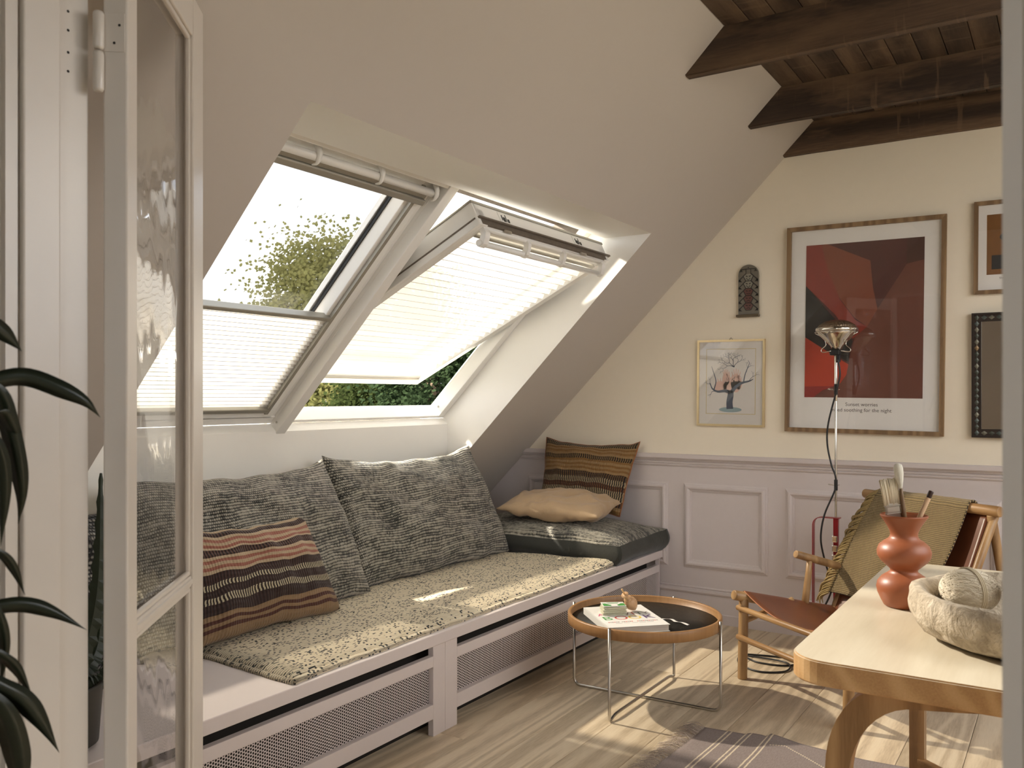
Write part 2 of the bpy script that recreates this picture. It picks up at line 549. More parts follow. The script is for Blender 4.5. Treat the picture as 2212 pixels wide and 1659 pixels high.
# flat ceiling of dark boards, beams across
ce = struct(MB().box(-1.10, XC + 0.05, YD - 0.12, YG + 0.05, ZC + 0.02, ZC + 0.06).build('ceiling', m_void), 'dark stained board ceiling above the beams')
me_cb = None
x = -1.094
while x < XC:
    if me_cb is None:
        mb = MB().bbox(0.001, 0.0945, YD - 0.1, YG + 0.02, ZC, ZC + 0.02, 0.003)
        c0 = mb.build('ceiling_board', m_cboard, ce, world=False); me_cb = c0.data; c0.location.x = x
    else:
        o = bpy.data.objects.new('ceiling_board', me_cb); o.location.x = x; COL.objects.link(o); o.parent = ce
    x += 0.0958
def beam(y0, y1, z0, label):
    mb = MB()
    n = 14
    prof = []
    xs = [(-1.251 + (z0 - 2.45)), ] 
    vs, fs = [], []
    for i in range(n + 1):
        t = i / n
        wob = 0.004 * mnoise.noise(Vector((t * 6, y0 * 3, 0)))
        for (y, z) in ((y0, z0), (y1, z0), (y1, ZC), (y0, ZC)):
            xl = z - 3.701 + 0.0
            xe = XC + ZC - z
            x_ = xl + (xe - xl) * t
            vs.append((x_, y + wob * (1 if y == y0 else -1), z + (wob if z == z0 else 0)))
    for i in range(n):
        for k in range(4):
            fs.append((i * 4 + k, i * 4 + (k + 1) % 4, i * 4 + 4 + (k + 1) % 4, i * 4 + 4 + k))
    fs += [(0, 3, 2, 1), (n * 4, n * 4 + 1, n * 4 + 2, n * 4 + 3)]
    bm = bmesh.new()
    bv = [bm.verts.new(v) for v in vs]
    for f in fs: bm.faces.new([bv[i] for i in f])
    bmesh.ops.recalc_face_normals(bm, faces=list(bm.faces))
    ed = [e for e in bm.edges if abs(e.verts[0].co.z - z0) < 0.01 and abs(e.verts[1].co.z - z0) < 0.01]
    bmesh.ops.bevel(bm, geom=ed, offset=0.005, segments=2, affect='EDGES')
    mb.frombm(bm)
    o = mb.build('ceiling_beam', m_beam)
    return tag(o, label, 'beam', 'dark ceiling beams')
beam(3.150, 3.198, 2.449, 'dark wooden ceiling beam nearest the camera, top right')
beam(3.908, 3.955, 2.451, 'middle dark wooden ceiling beam, between the other two')
beam(4.478, YG, 2.450, 'dark wooden ceiling beam flush against the gable wall')

# right wall, door wall, hall
# right-hand roof slope with a row of unseen openings added for fill light
struct(MB().box(XR, XR + 0.1, YD - 0.1, YG + 0.1, -0.05, 1.0).build('wall_right', m_gable), 'low cream wall under the right-hand roof slope')
rs = MB()
def rq(t0, t1, y0, y1):
    for o_ in (0.0, 0.10):
        rs.add([(XC + t0, y0, ZC - t0 + o_), (XC + t1, y0, ZC - t1 + o_), (XC + t1, y1, ZC - t1 + o_), (XC + t0, y1, ZC - t0 + o_)], [(0, 1, 2, 3)])
TE = XR - XC + 0.05
RT0, RT1, RY0, RY1 = 0.25, 1.40, 1.1, 3.90
rq(-0.05, RT0, YD - 0.1, YG + 0.1); rq(RT1, TE, YD - 0.1, YG + 0.1)
rq(RT0, RT1, YD - 0.1, RY0); rq(RT0, RT1, RY1, YG + 0.1)
rso = struct(rs.build('ceiling_slope', m_slope), 'right-hand roof slope with openings added for fill light')
for q in range(4):
    yy = RY0 + (RY1 - RY0) * q / 3
    MB().prism([(XC + RT0, ZC - RT0 + 0.12), (XC + RT0, ZC - RT0 - 0.01), (XC + RT1, ZC - RT1 - 0.01), (XC + RT1, ZC - RT1 + 0.12)], 1, yy - 0.03, yy + 0.03).build('opening_post', m_winwhite, rso, world=False)

# door wall and hall
dw = MB()
dw.prism([(-3.56, -0.05), (DX0 - 0.02, -0.05), (DX0 - 0.02, DX0 + 3.68), (-3.56, 0.15)], 1, YH, YD)
dw.prism([(DX1 + 0.02, -0.05), (XR + 0.1, -0.05), (XR + 0.1, ZC - (XR + 0.1 - XC) + 0.05), (XC, ZC + 0.05), (DX1 + 0.02, ZC + 0.05)], 1, YH, YD)
dw.prism([(DX0 - 0.02, 2.12), (DX1 + 0.02, 2.12), (DX1 + 0.02, ZC + 0.05), (-1.05, ZC + 0.05), (DX0 - 0.02, DX0 + 3.68)], 1, YH, YD)
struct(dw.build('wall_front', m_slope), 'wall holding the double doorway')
XH = 1.25
hf = struct(MB().box(-2.6, XH, -1.9, YH + 0.0, -0.06, 0.0).build('floor_hall', m_floor), 'hall floor in front of the doorway')
struct(MB().box(-2.6, XH, -1.9, YH, 2.60, 2.66).build('ceiling_hall', m_slope), 'hall ceiling')
hw = MB()
hw.box(-2.7, -2.6, -1.9, YH, -0.05, 2.66)
hw.box(XH, XH + 0.1, -1.9, YH - 0.001, -0.05, 2.66)
struct(hw.build('wall_hall', m_slope), 'hall side walls')
hb = MB()
hb.box(-2.7, 0.20, -2.0, -1.9, -0.05, 2.66); hb.box(1.15, XH + 0.1, -2.0, -1.9, -0.05, 2.66)
hb.box(0.20, 1.15, -2.0, -1.9, -0.05, 0.2); hb.box(0.20, 1.15, -2.0, -1.9, 2.45, 2.66)  # unseen opening added so daylight reaches the door frame
struct(hb.build('wall_hall_end', m_slope), 'hall end wall with an opening added to light the doorway')

# doorway frame
df = sempty('trim_2', (DX0, YD, 0), 'white painted frame of the doorway')
def casing(xa, sgn):
    # stepped hall-side casing
    mb = MB()
    pr = [(0.0, 0.018), (0.012, 0.018), (0.014, 0.022), (0.030, 0.022), (0.032, 0.016), (0.044, 0.016), (0.048, 0.026), (0.075, 0.026), (0.08, 0.03), (0.095, 0.03), (0.095, 0.0), (0.0, 0.0)]
    mb.prism([(xa + sgn * a, YH - d) for a, d in pr], 2, 0.0, 2.2)
    return mb
casing(DX0 + 0.004, -1).build('casing', m_doorwhite, df)
casing(DX1 - 0.004, 1).build('casing', m_doorwhite, df)
MB().bbox(DX0 - 0.02, DX0, YH, YD + 0.004, 0.0, 2.12, 0.002).bbox(DX0 - 0.001, DX0 + 0.012, YH + 0.004, YD - 0.048, 0, 2.11, 0.003).build('jamb', m_doorwhite, df)
MB().bbox(DX1, DX1 + 0.02, YH, YD + 0.004, 0.0, 2.12, 0.002).build('jamb', m_doorwhite, df)
MB().bbox(DX0, DX1, YH, YD + 0.004, 2.10, 2.12, 0.002).build('head_jamb', m_doorwhite, df)

# glazed door leaf standing open into the room
e_ = Vector((-0.640, 0.768, 0)).normalized()
nf = Vector((0.768, 0.640, 0)).normalized()
P1 = Vector((-1.3137, 0.8155, 0))         # hinge corner far from the visible face
TK, LW = 0.038, 0.525
MD = Matrix(((e_.x, nf.x, 0, P1.x), (e_.y, nf.y, 0, P1.y), (0, 0, 1, 0), (0, 0, 0, 1)))   # (along leaf, through thickness, z)
d1 = sempty('door_1', (P1.x, P1.y, 0), 'white glazed door leaf standing open at the left')
def dpart(name, *bxs, mat=None):
    mb = MB()
    for b_ in bxs: mb.bbox(*b_, 0.003, MD)
    return mb.build(name, mat or m_doorwhite, d1)
HS, FS = 0.052, 0.088
dpart('hinge_stile', (0, HS, 0, TK, 0.012, 2.07))
dpart('lock_stile', (LW - FS, LW, 0, TK, 0.012, 2.07))
dpart('top_rail', (HS, LW - FS, 0.001, TK - 0.001, 1.985, 2.07))
dpart('bottom_rail', (HS, LW - FS, 0.001, TK - 0.001, 0.012, 0.22))
dpart('muntin', (HS, LW - FS, 0.010, TK - 0.004, 0.818, 0.842), (HS, LW - FS, 0.004, TK, 0.824, 0.836))
for z0, z1 in ((0.842, 1.985), (0.22, 0.818)):
    a, b_ = HS, LW - FS
    for q in ((a, a + 0.010, z0, z1), (b_ - 0.010, b_, z0, z1), (a, b_, z0, z0 + 0.010), (a, b_, z1 - 0.010, z1)):
        mb = MB().bbox(q[0], q[1], 0.022, TK - 0.006, q[2], q[3], 0.003, MD)
        mb.build('glazing_bead', m_doorwhite, d1)
    MB().box(a + 0.002, b_ - 0.002, 0.017, 0.020, z0 + 0.002, z1 - 0.002, MD).build('pane', m_oldglass, d1)
# hinge
hx = P1 - e_ * 0.008 - nf * 0.004
hz = 1.22
for zc in (1.775, 0.32):
    up_k = MB().rod((hx.x, hx.y, zc + 0.002), (hx.x, hx.y, zc + 0.064), 0.0085, 14, 0.005)
    k1 = up_k.build('hinge_knuckle', m_doorwhite, d1)
    MB().rod((hx.x, hx.y, zc - 0.066), (hx.x, hx.y, zc), 0.0085, 14, 0.005).build('hinge_knuckle', m_doorwhite, d1)
    MB().bbox(-0.0015, 0.0, 0.002, 0.034, zc + 0.002, zc + 0.064, 0.0006, MD).build('hinge_plate', m_doorwhite, d1)
    for q, (nn, zz) in enumerate(((0.026, 0.045), (0.018, 0.016))):
        c = MD @ Vector((-0.0018, nn, zc + zz))
        MB().rod(c, c - e_ * 0.0006, 0.0022, 10, 0.0002).build('screw', m_void, d1)
for zz in (1.83, 1.80, 1.765, 1.735):
    MB().rod((DX0 - 0.0, YD - 0.03, zz), (DX0 + 0.0006, YD - 0.03, zz), 0.0022, 10, 0.0002).build('screw', m_void, df)

# ------------------------------------------------------------------ skylights
PY0, PY1 = 2.615, 2.668                      # post between the two skylights
S0, S1 = -2.155, -0.80
# ---- left skylight, closed
w1 = sempty('window_1', tuple(W(-1.48, 0.25, 2.1)), 'closed roof window at the left with its blind half up')
def wpart(name, root, boxes, mat=m_winwhite, b=0.003):
    mb = MB()
    for q in boxes: mb.bbox(*q, b, MW)
    return mb.build(name, mat, root)
fy0, fy1 = SY0 - 0.06, PY0
wpart('frame_side', w1, [(S0, S1 + 0.06, 0.255, 0.40, fy1 - 0.028, fy1)])
wpart('frame_side', w1, [(S0, S1 + 0.06, 0.255, 0.40, fy0, fy0 + 0.05)])
wpart('frame_bottom', w1, [(S0, S0 + 0.045, 0.25, 0.40, fy0, fy1)])
wpart('frame_head', w1, [(S1 - 0.03, S1 + 0.06, 0.20, 0.40, fy0, fy1)])
ly0, ly1 = fy0 + 0.03, fy1 - 0.020
a0, a1 = S0 + 0.035, S1 - 0.025
wpart('sash_bar', w1, [(a0, a1, 0.250, 0.33, ly1 - 0.052, ly1 - 0.004), (a0, a1, 0.262, 0.33, ly1 - 0.075, ly1 - 0.05)])
wpart('sash_bar', w1, [(a0, a1, 0.250, 0.33, ly0, ly0 + 0.08)])
wpart('sash_bar', w1, [(a0, a0 + 0.055, 0.250, 0.33, ly0 + 0.08, ly1 - 0.05)])
wpart('sash_bar', w1, [(a1 - 0.06, a1, 0.250, 0.33, ly0 + 0.08, ly1 - 0.05)])
gl0, gl1 = ly0 + 0.08, ly1 - 0.075
wpart('pane', w1, [(a0 + 0.05, a1 - 0.05, 0.330, 0.334, ly0 + 0.02, ly1 - 0.055)], m_dimpane, 0.0005)
wpart('gasket', w1, [(a0 + 0.055, a1 - 0.06, 0.318, 0.330, gl1 - 0.006, gl1 + 0.002)], m_gasket, 0.0005)
wpart('outer_cladding', w1, [(a0, a1, 0.334, 0.36, gl1 - 0.014, ly1)], m_winwhite)
wpart('blind_track', w1, [(a0 + 0.03, a1 - 0.04, 0.243, 0.256, ly1 - 0.058, ly1 - 0.040)], m_grey_al, 0.001)
# ventilation bar along the top of the left skylight
mb = MB()
mb.tube([W(a1 - 0.050, 0.222, ly0), W(a1 - 0.050, 0.222, ly1 + 0.012)], 0.015, 14)
mb.build('ventilation_bar', m_winwhite, w1)
for yy in (1.98, 2.28, 2.585):
    MB().tube(bez([W(a1 - 0.015, 0.25, yy), W(a1 - 0.03, 0.215, yy), W(a1 - 0.06, 0.200, yy), W(a1 - 0.078, 0.215, yy)], 9), 0.011, 8, rs=[0.011] * 4 + [0.009, 0.008, 0.006, 0.005, 0.004, 0.003][:6]).build('bar_bracket', m_winwhite, w1)
wpart('blind_head_rail', w1, [(a1 - 0.115, a1 - 0.090, 0.225, 0.252, ly0 + 0.02, ly1 - 0.012)], m_grey_al, 0.004)
wpart('blind_head_rail', w1, [(a1 - 0.090, a1 - 0.066, 0.236, 0.252, ly0 + 0.02, ly1 - 0.012)], m_grey_al, 0.004)

# ---- post between the skylights
ps = struct(MB().bbox(S0 - 0.012, S1 + 0.03, 0.195, 0.40, PY0, PY1, 0.003, MW).build('trim_3', m_winwhite), 'white sloping post between the two roof windows')
MB().bbox(S0 + 0.01, S1 + 0.03, 0.240, 0.258, PY0 - 0.0015, PY0, 0.0005, MW).build('cover_strip', m_lining, ps, world=False)
c = W(S0 + 0.032, 0.228, PY0)
MB().rod(c, c + Vector((0, -0.0012, 0)), 0.0055, 14, 0.0004).build('screw_cap', m_grey_al, ps, world=False)

# ---- right skylight, pivoted open
w2 = sempty('window_2', tuple(W(-1.48, 0.25, 3.25)), 'open pivoting roof window at the right')
ry0, ry1 = PY1, SY1
wpart('frame_side', w2, [(S0, S1 + 0.06, 0.25, 0.330, ry1 - 0.050, ry1)])
wpart('frame_side', w2, [(S0, S1 + 0.06, 0.255, 0.40, ry0, ry0 + 0.025)])
wpart('frame_bottom', w2, [(S0, S0 + 0.017, 0.25, 0.335, ry0, ry1)])
wpart('frame_head', w2, [(S1 + 0.02, S1 + 0.08, 0.20, 0.40, ry0, ry1)])
wpart('lamp_shield', w2, [(S1 - 0.12, S1 + 0.12, 0.405, 0.425, ry0, ry1)], m_dark_al, 0.002)  # unseen board added to keep the key lamp off the side lining
wpart('flashing_plate', w2, [(S1 - 0.26, S1 + 0.02, 0.293, 0.42, ry1 - 0.054, ry1 - 0.044)], m_dark_al, 0.001)
for ss, yy in ((S0 + 0.05, ry1 - 0.0505), (S1 - 0.085, ry1 - 0.0505)):
    c = W(ss, 0.29, yy)
    MB().rod(c, c + Vector((0, -0.0012, 0)), 0.0065, 14, 0.0004).build('screw_cap', m_grey_al, w2)
sy0, sy1 = 2.700, 3.795
HL = 0.668
def spart(name, boxes, mat=m_winwhite, b=0.003):
    mb = MB()
    for q in boxes: mb.bbox(*q, b, MS)
    return mb.build(name, mat, w2)
spart('sash_bar', [(-HL, HL, 0.0, 0.10, sy0, sy0 + 0.018), (-HL, HL, 0.0, 0.03, sy0 + 0.016, sy0 + 0.055), (-HL, HL, 0.03, 0.075, sy0 + 0.016, sy0 + 0.06)])
spart('sash_bar', [(-HL, HL, 0.0, 0.10, sy1 - 0.018, sy1), (-HL, HL, 0.0, 0.03, sy1 - 0.045, sy1 - 0.016), (-HL, HL, 0.03, 0.075, sy1 - 0.06, sy1 - 0.016)])
spart('sash_bar', [(-HL, -HL + 0.05, 0.0, 0.10, sy0 + 0.05, sy1 - 0.05)])
spart('sash_bar', [(HL - 0.05, HL - 0.008, 0.0, 0.10, sy0 + 0.05, sy1 - 0.05), (HL - 0.010, HL, 0.035, 0.10, sy0 + 0.004, sy1 - 0.004)])
spart('pane', [(-HL + 0.03, HL - 0.03, 0.076, 0.080, sy0 + 0.03, sy1 - 0.03)], m_dimpane, 0.0005)
spart('top_channel', [(HL - 0.012, HL + 0.002, 0.004, 0.026, sy0 + 0.02, sy1 - 0.03), (HL - 0.004, HL + 0.010, 0.026, 0.034, sy0 + 0.004, sy1 + 0.018)], m_dark_al, 0.001)
spart('outer_cladding', [(HL - 0.002, HL + 0.004, 0.094, 0.106, sy0 - 0.004, sy1 + 0.004)], m_grey_al, 0.001)
spart('outer_cladding', [(-HL, HL, 0.098, 0.106, sy0 - 0.005, sy0 + 0.05)], m_grey_al, 0.001)
spart('outer_cladding', [(-HL, HL, 0.098, 0.106, sy1 - 0.05, sy1 + 0.005)], m_grey_al, 0.001)
spart('side_seal', [(-HL, HL - 0.01, 0.028, 0.034, sy0 - 0.003, sy0)], m_dark_al, 0.0005)
for yy in (2.91, 3.52):
    lk = spart('lock_plate', [(HL - 0.001, HL + 0.003, 0.042, 0.088, yy - 0.042, yy + 0.042)], m_winwhite, 0.001)
    mb = MB()
    mb.bbox(HL + 0.003, HL + 0.005, 0.050, 0.074, yy - 0.026, yy - 0.021, 0.0005, MS)
    mb.bbox(HL + 0.003, HL + 0.005, 0.046, 0.066, yy - 0.016, yy - 0.002, 0.0005, MS)
    mb.bbox(HL + 0.003, HL + 0.005, 0.048, 0.080, yy + 0.004, yy + 0.007, 0.0005, MS)
    mb.bbox(HL + 0.003, HL + 0.005, 0.046, 0.062, yy + 0.014, yy + 0.026, 0.0005, MS)
    mb.build('lock_slot', m_gasket, lk)
for yy in (2.885, 3.52):
    MB().rod(MS @ Vector((HL + 0.0, -0.002, yy - 0.02)), MS @ Vector((HL, -0.002, yy + 0.03)), 0.006, 10, 0.002).build('catch', m_steel, w2)
# handle bar below the upper sash rail
mb = MB().tube([MS @ Vector((HL - 0.055, -0.045, sy0 + 0.03)), MS @ Vector((HL - 0.055, -0.045, sy1 - 0.06))], 0.012, 14)
mb.build('ventilation_bar', m_winwhite, w2)
mb = MB().tube([MS @ Vector((HL - 0.02, 0.0, sy0 + 0.05)), MS @ Vector((HL - 0.02, 0.0, sy1 - 0.02))], 0.011, 10)
mb.build('bar_seat', m_winwhite, w2)
for q, yy in enumerate((2.752, 3.06, 3.36, 3.735)):
    wdt = 0.016 if q in (0, 3) else 0.011
    mb = MB()
    pr = [(HL - 0.012, 0.0), (HL - 0.010, -0.022), (HL - 0.022, -0.040), (HL - 0.040, -0.058), (HL - 0.062, -0.060), (HL - 0.070, -0.050), (HL - 0.060, -0.034), (HL - 0.044, -0.030), (HL - 0.034, -0.018), (HL - 0.034, 0.0)]
    n = len(pr)
    vs = [MS @ Vector((a, c_, yy - wdt)) for a, c_ in pr] + [MS @ Vector((a, c_, yy + wdt)) for a, c_ in pr]
    mb.add(vs, [tuple(range(n)), tuple(range(2 * n - 1, n - 1, -1))] + [(i, n + i, n + (i + 1) % n, (i + 1) % n) for i in range(n)])
    mb.build('bar_bracket', m_winwhite, w2)

# ---- pleated blinds
def blind_material():
    n = NT('pleated_blind_cloth')
    d = n.n('ShaderNodeBsdfDiffuse'); d.inputs[0].default_value = (0.86, 0.84, 0.80, 1)
    t = n.n('ShaderNodeBsdfTranslucent'); t.inputs[0].default_value = (0.90, 0.87, 0.80, 1)
    tr = n.n('ShaderNodeBsdfTransparent'); tr.inputs[0].default_value = (1.0, 0.97, 0.90, 1)
    m1 = n.n('ShaderNodeMixShader'); m1.inputs[0].default_value = 0.33
    m2 = n.n('ShaderNodeMixShader'); m2.inputs[0].default_value = BLIND_SHEER
    n.t.links.new(d.outputs[0], m1.inputs[1]); n.t.links.new(t.outputs[0], m1.inputs[2])
    n.t.links.new(m1.outputs[0], m2.inputs[1]); n.t.links.new(tr.outputs[0], m2.inputs[2])
    n.t.links.new(m2.outputs[0], n.o.inputs['Surface'])
    return n.m
BLIND_SHEER = 0.30
m_blind = blind_material()
BLIND_SHEER = 0.5
m_blind_sheer = blind_material()
def pleats(M, a0, a1, c, y0, y1, npl, amp):
    mb = MB()
    vs, fs = [], []
    k = npl * 2
    for i in range(k + 1):
        a = a0 + (a1 - a0) * i / k
        cc = c + (amp if i % 2 else -amp)
        vs += [M @ Vector((a, cc, y0)), M @ Vector((a, cc, y1))]
    for i in range(k): fs.append((2 * i, 2 * i + 1, 2 * i + 3, 2 * i + 2))
    mb.add(vs, fs)
    return mb
def folds(M, a0, a1, c, y0, y1, npl, amp):
    mb = MB()
    for i in range(0, npl * 2 + 1, 2):
        a = a0 + (a1 - a0) * i / (npl * 2)
        mb.box(a - 0.0010, a + 0.0010, c - amp - 0.0008, c - amp + 0.0004, y0, y1, M)
    return mb
b1 = thing('pleated_blind', 'white pleated blind drawn over the lower half of the closed left roof window', 'blind', tuple(W(a0 + 0.3, 0.27, 2.1)), 0, 'pleated blinds')
pleats(MW, a0 + 0.058, -1.545, 0.262, ly0 + 0.062, ly1 - 0.056, 24, 0.006).build('pleated_fabric', m_blind, b1)
folds(MW, a0 + 0.058, -1.545, 0.262, ly0 + 0.062, ly1 - 0.056, 24, 0.006).build('fold_seams', m_winwhite, b1)
MB().bbox(-1.553, -1.535, 0.240, 0.278, ly0 + 0.06, ly1 - 0.050, 0.004, MW).build('top_rail', m_grey_al, b1)
MB().bbox(a0 + 0.040, a0 + 0.062, 0.240, 0.272, ly0 + 0.06, ly1 - 0.052, 0.004, MW).build('bottom_rail', m_grey_al, b1)
b2 = thing('pleated_blind', 'white pleated blind covering the whole open right roof window', 'blind', tuple(MS @ Vector((0, 0.02, 3.25))), 0, 'pleated blinds')
pleats(MS, -HL + 0.06, HL - 0.075, 0.012, sy0 + 0.052, sy1 - 0.050, 27, 0.007).build('pleated_fabric', m_blind_sheer, b2)
folds(MS, -HL + 0.06, HL - 0.075, 0.012, sy0 + 0.052, sy1 - 0.050, 27, 0.007).build('fold_seams', m_winwhite, b2)
MB().bbox(-HL + 0.045, -HL + 0.062, -0.006, 0.020, sy0 + 0.05, sy1 - 0.050, 0.004, MS).build('bottom_rail', m_grey_al, b2)
MB().bbox(HL - 0.078, HL - 0.060, -0.004, 0.020, sy0 + 0.05, sy1 - 0.050, 0.004, MS).build('top_rail', m_grey_al, b2)
# ================================================================== cloth materials
def weave_mat(name, dark, light, pu=0.009, pv=0.013, bias=0.0, streak=1.2, str_=0.9):
    n = NT(name, rough=0.9, sheen=0.15)
    uv = n.uv()
    wob = n.noise(uv, 7, 2)
    s = n.sep(uv)
    v = n.math('ADD', n.math('DIVIDE', s[1], pv), n.math('MULTIPLY', wob, 1.6))
    row = n.math('FLOOR', v)
    fr = n.math('FRACT', v)
    u = n.math('ADD', n.math('DIVIDE', s[0], pu), n.math('MULTIPLY', row, 0.5))
    cu = n.math('FLOOR', u)
    fu = n.math('FRACT', u)
    r = n.math('SINE', n.math('MULTIPLY', fr, pi))
    a = n.math('SINE', n.math('MULTIPLY', fu, pi))
    cell = n.white(n.comb(cu, row, 1.0))
    st = n.noise(n.comb(n.math('MULTIPLY', s[0], 7.0), n.math('MULTIPLY', row, 0.7), 0.0), 1.0, 3, 0.6)
    st2 = n.noise(uv, 5, 2)
    h = n.math('MULTIPLY', r, n.math('MULTIPLY_ADD', a, 0.6, 0.4))
    f = n.math('ADD', n.math('MULTIPLY', h, 0.95), n.math('MULTIPLY', n.math('SUBTRACT', st, 0.5), streak * 1.6))
    f = n.math('ADD', f, n.math('MULTIPLY', n.math('SUBTRACT', cell, 0.5), 0.5))
    f = n.math('ADD', f, n.math('MULTIPLY', n.math('SUBTRACT', st2, 0.5), 0.7))
    f = n.math('ADD', f, bias)
    n.set('color', n.ramp(f, [(0.12, dark), (0.85, light)]))
    n.bump(h, str_, 0.006)
    return n.m
m_grey = weave_mat('grey_loop_weave', L(32, 33, 30), L(176, 170, 156), 0.0078, 0.0115)
m_darkweave = weave_mat('black_white_weave', L(18, 18, 17), L(170, 166, 156), 0.012, 0.016, -0.45, 0.6)
m_pad = weave_mat('grey_pad_weave', L(34, 36, 32), L(176, 170, 154), 0.009, 0.010, 0.0, 1.4)
m_knit = None

def stripe_mat(name, stops, pu=0.011, ribs=170.0):
    """stops: (v0, colour a, colour b) from the bottom; a and b alternate along u"""
    n = NT(name, rough=0.9, sheen=0.1)
    uv = n.uv()
    s = n.sep(uv)
    vv = n.math('ADD', s[1], n.math('MULTIPLY', n.math('SUBTRACT', n.noise(uv, 6, 2), 0.5), 0.006))
    A = n.ramp(vv, [(p, a) for p, a, b in stops], True)
    B = n.ramp(vv, [(p, b) for p, a, b in stops], True)
    row = n.math('FLOOR', n.math('MULTIPLY', s[1], ribs * 0.5))
    fu = n.math('FRACT', n.math('ADD', n.math('DIVIDE', s[0], pu), n.math('MULTIPLY', n.math('MODULO', row, 2.0), 0.12)))
    tick = n.math('GREATER_THAN', fu, 0.52)
    c = n.mix(tick, A, B)
    g = n.noise(n.scale(uv, (300, 120, 1)), 1.0, 2)
    c = n.mix(n.math('MULTIPLY', g, 0.45), c, (0.02, 0.012, 0.01, 1))
    n.set('color', c)
    h = n.math('ADD', n.math('SINE', n.math('MULTIPLY', s[0], 2 * pi / pu)), n.math('SINE', n.math('MULTIPLY', s[1], ribs * 2.2)))
    n.bump(h, 0.5, 0.002)
    return n.m
cr, dk, pk, tn, bw, wt_ = L(196, 172, 140), L(44, 30, 27), L(164, 104, 86), L(150, 122, 90), L(84, 48, 38), L(205, 192, 160)
m_kilim = stripe_mat('brown_pink_kilim', [(p * 0.40, a, b) for p, a, b in [
    (0.0, tn, tn), (0.08, bw, bw), (0.11, tn, tn), (0.14, bw, bw), (0.17, tn, tn), (0.21, dk, L(60, 40, 34)), (0.30, dk, wt_), (0.36, dk, L(66, 44, 38)),
    (0.42, dk, wt_), (0.47, dk, L(70, 44, 38)), (0.55, cr, cr), (0.58, pk, pk), (0.61, cr, cr), (0.64, pk, pk), (0.67, cr, cr), (0.70, dk, L(100, 70, 58)),
    (0.765, cr, cr), (0.79, pk, pk), (0.815, cr, cr), (0.84, pk, pk), (0.87, cr, cr), (0.90, dk, L(84, 56, 46)), (0.95, cr, cr)]])
mu, ti, bl, ws = L(140, 102, 52), L(160, 128, 84), L(26, 20, 16), L(176, 156, 120)
m_mustard = stripe_mat('mustard_black_stripes', [(p * 0.42, a, b) for p, a, b in [
    (0.0, mu, mu), (0.05, ti, ti), (0.09, bl, L(112, 70, 34)), (0.16, bl, ws), (0.30, bl, L(118, 72, 36)), (0.37, bl, ws), (0.44, bl, L(110, 80, 46)),
    (0.52, ti, ti), (0.55, mu, mu), (0.58, ti, ti), (0.61, mu, mu), (0.64, ti, ti), (0.67, mu, mu), (0.70, bl, L(140, 110, 66)), (0.77, ti, ti), (0.80, mu, mu),
    (0.83, ti, ti), (0.86, mu, mu), (0.89, ti, ti), (0.91, bl, L(130, 108, 70))]], 0.012)
def linen(name, col, sc=900):
    n = NT(name, rough=0.85, sheen=0.2)
    uv = n.uv()
    f = n.noise(n.scale(uv, (sc, sc * 0.4, 1)), 1.0, 2)
    n.set('color', n.mix(f, tuple(c * 0.86 for c in col[:3]), tuple(min(1, c * 1.1) for c in col[:3])))
    n.bump(n.math('ADD', n.math('MULTIPLY', n.noise(uv, 22, 3, 0.55, 1.2), 6.0), f), 0.22, 0.004)
    return n.m
m_beige = linen('beige_linen', L(188, 160, 126))
m_green = linen('dark_green_cotton', L(52, 53, 47))

def frame_mat(center, right, up):
    r = Vector(right).normalized()
    u = Vector(up); u = (u - r * u.dot(r)).normalized()
    n = r.cross(u)
    c = Vector(center)
    return Matrix(((r.x, u.x, n.x, c.x), (r.y, u.y, n.y, c.y), (r.z, u.z, n.z, c.z), (0, 0, 0, 1)))

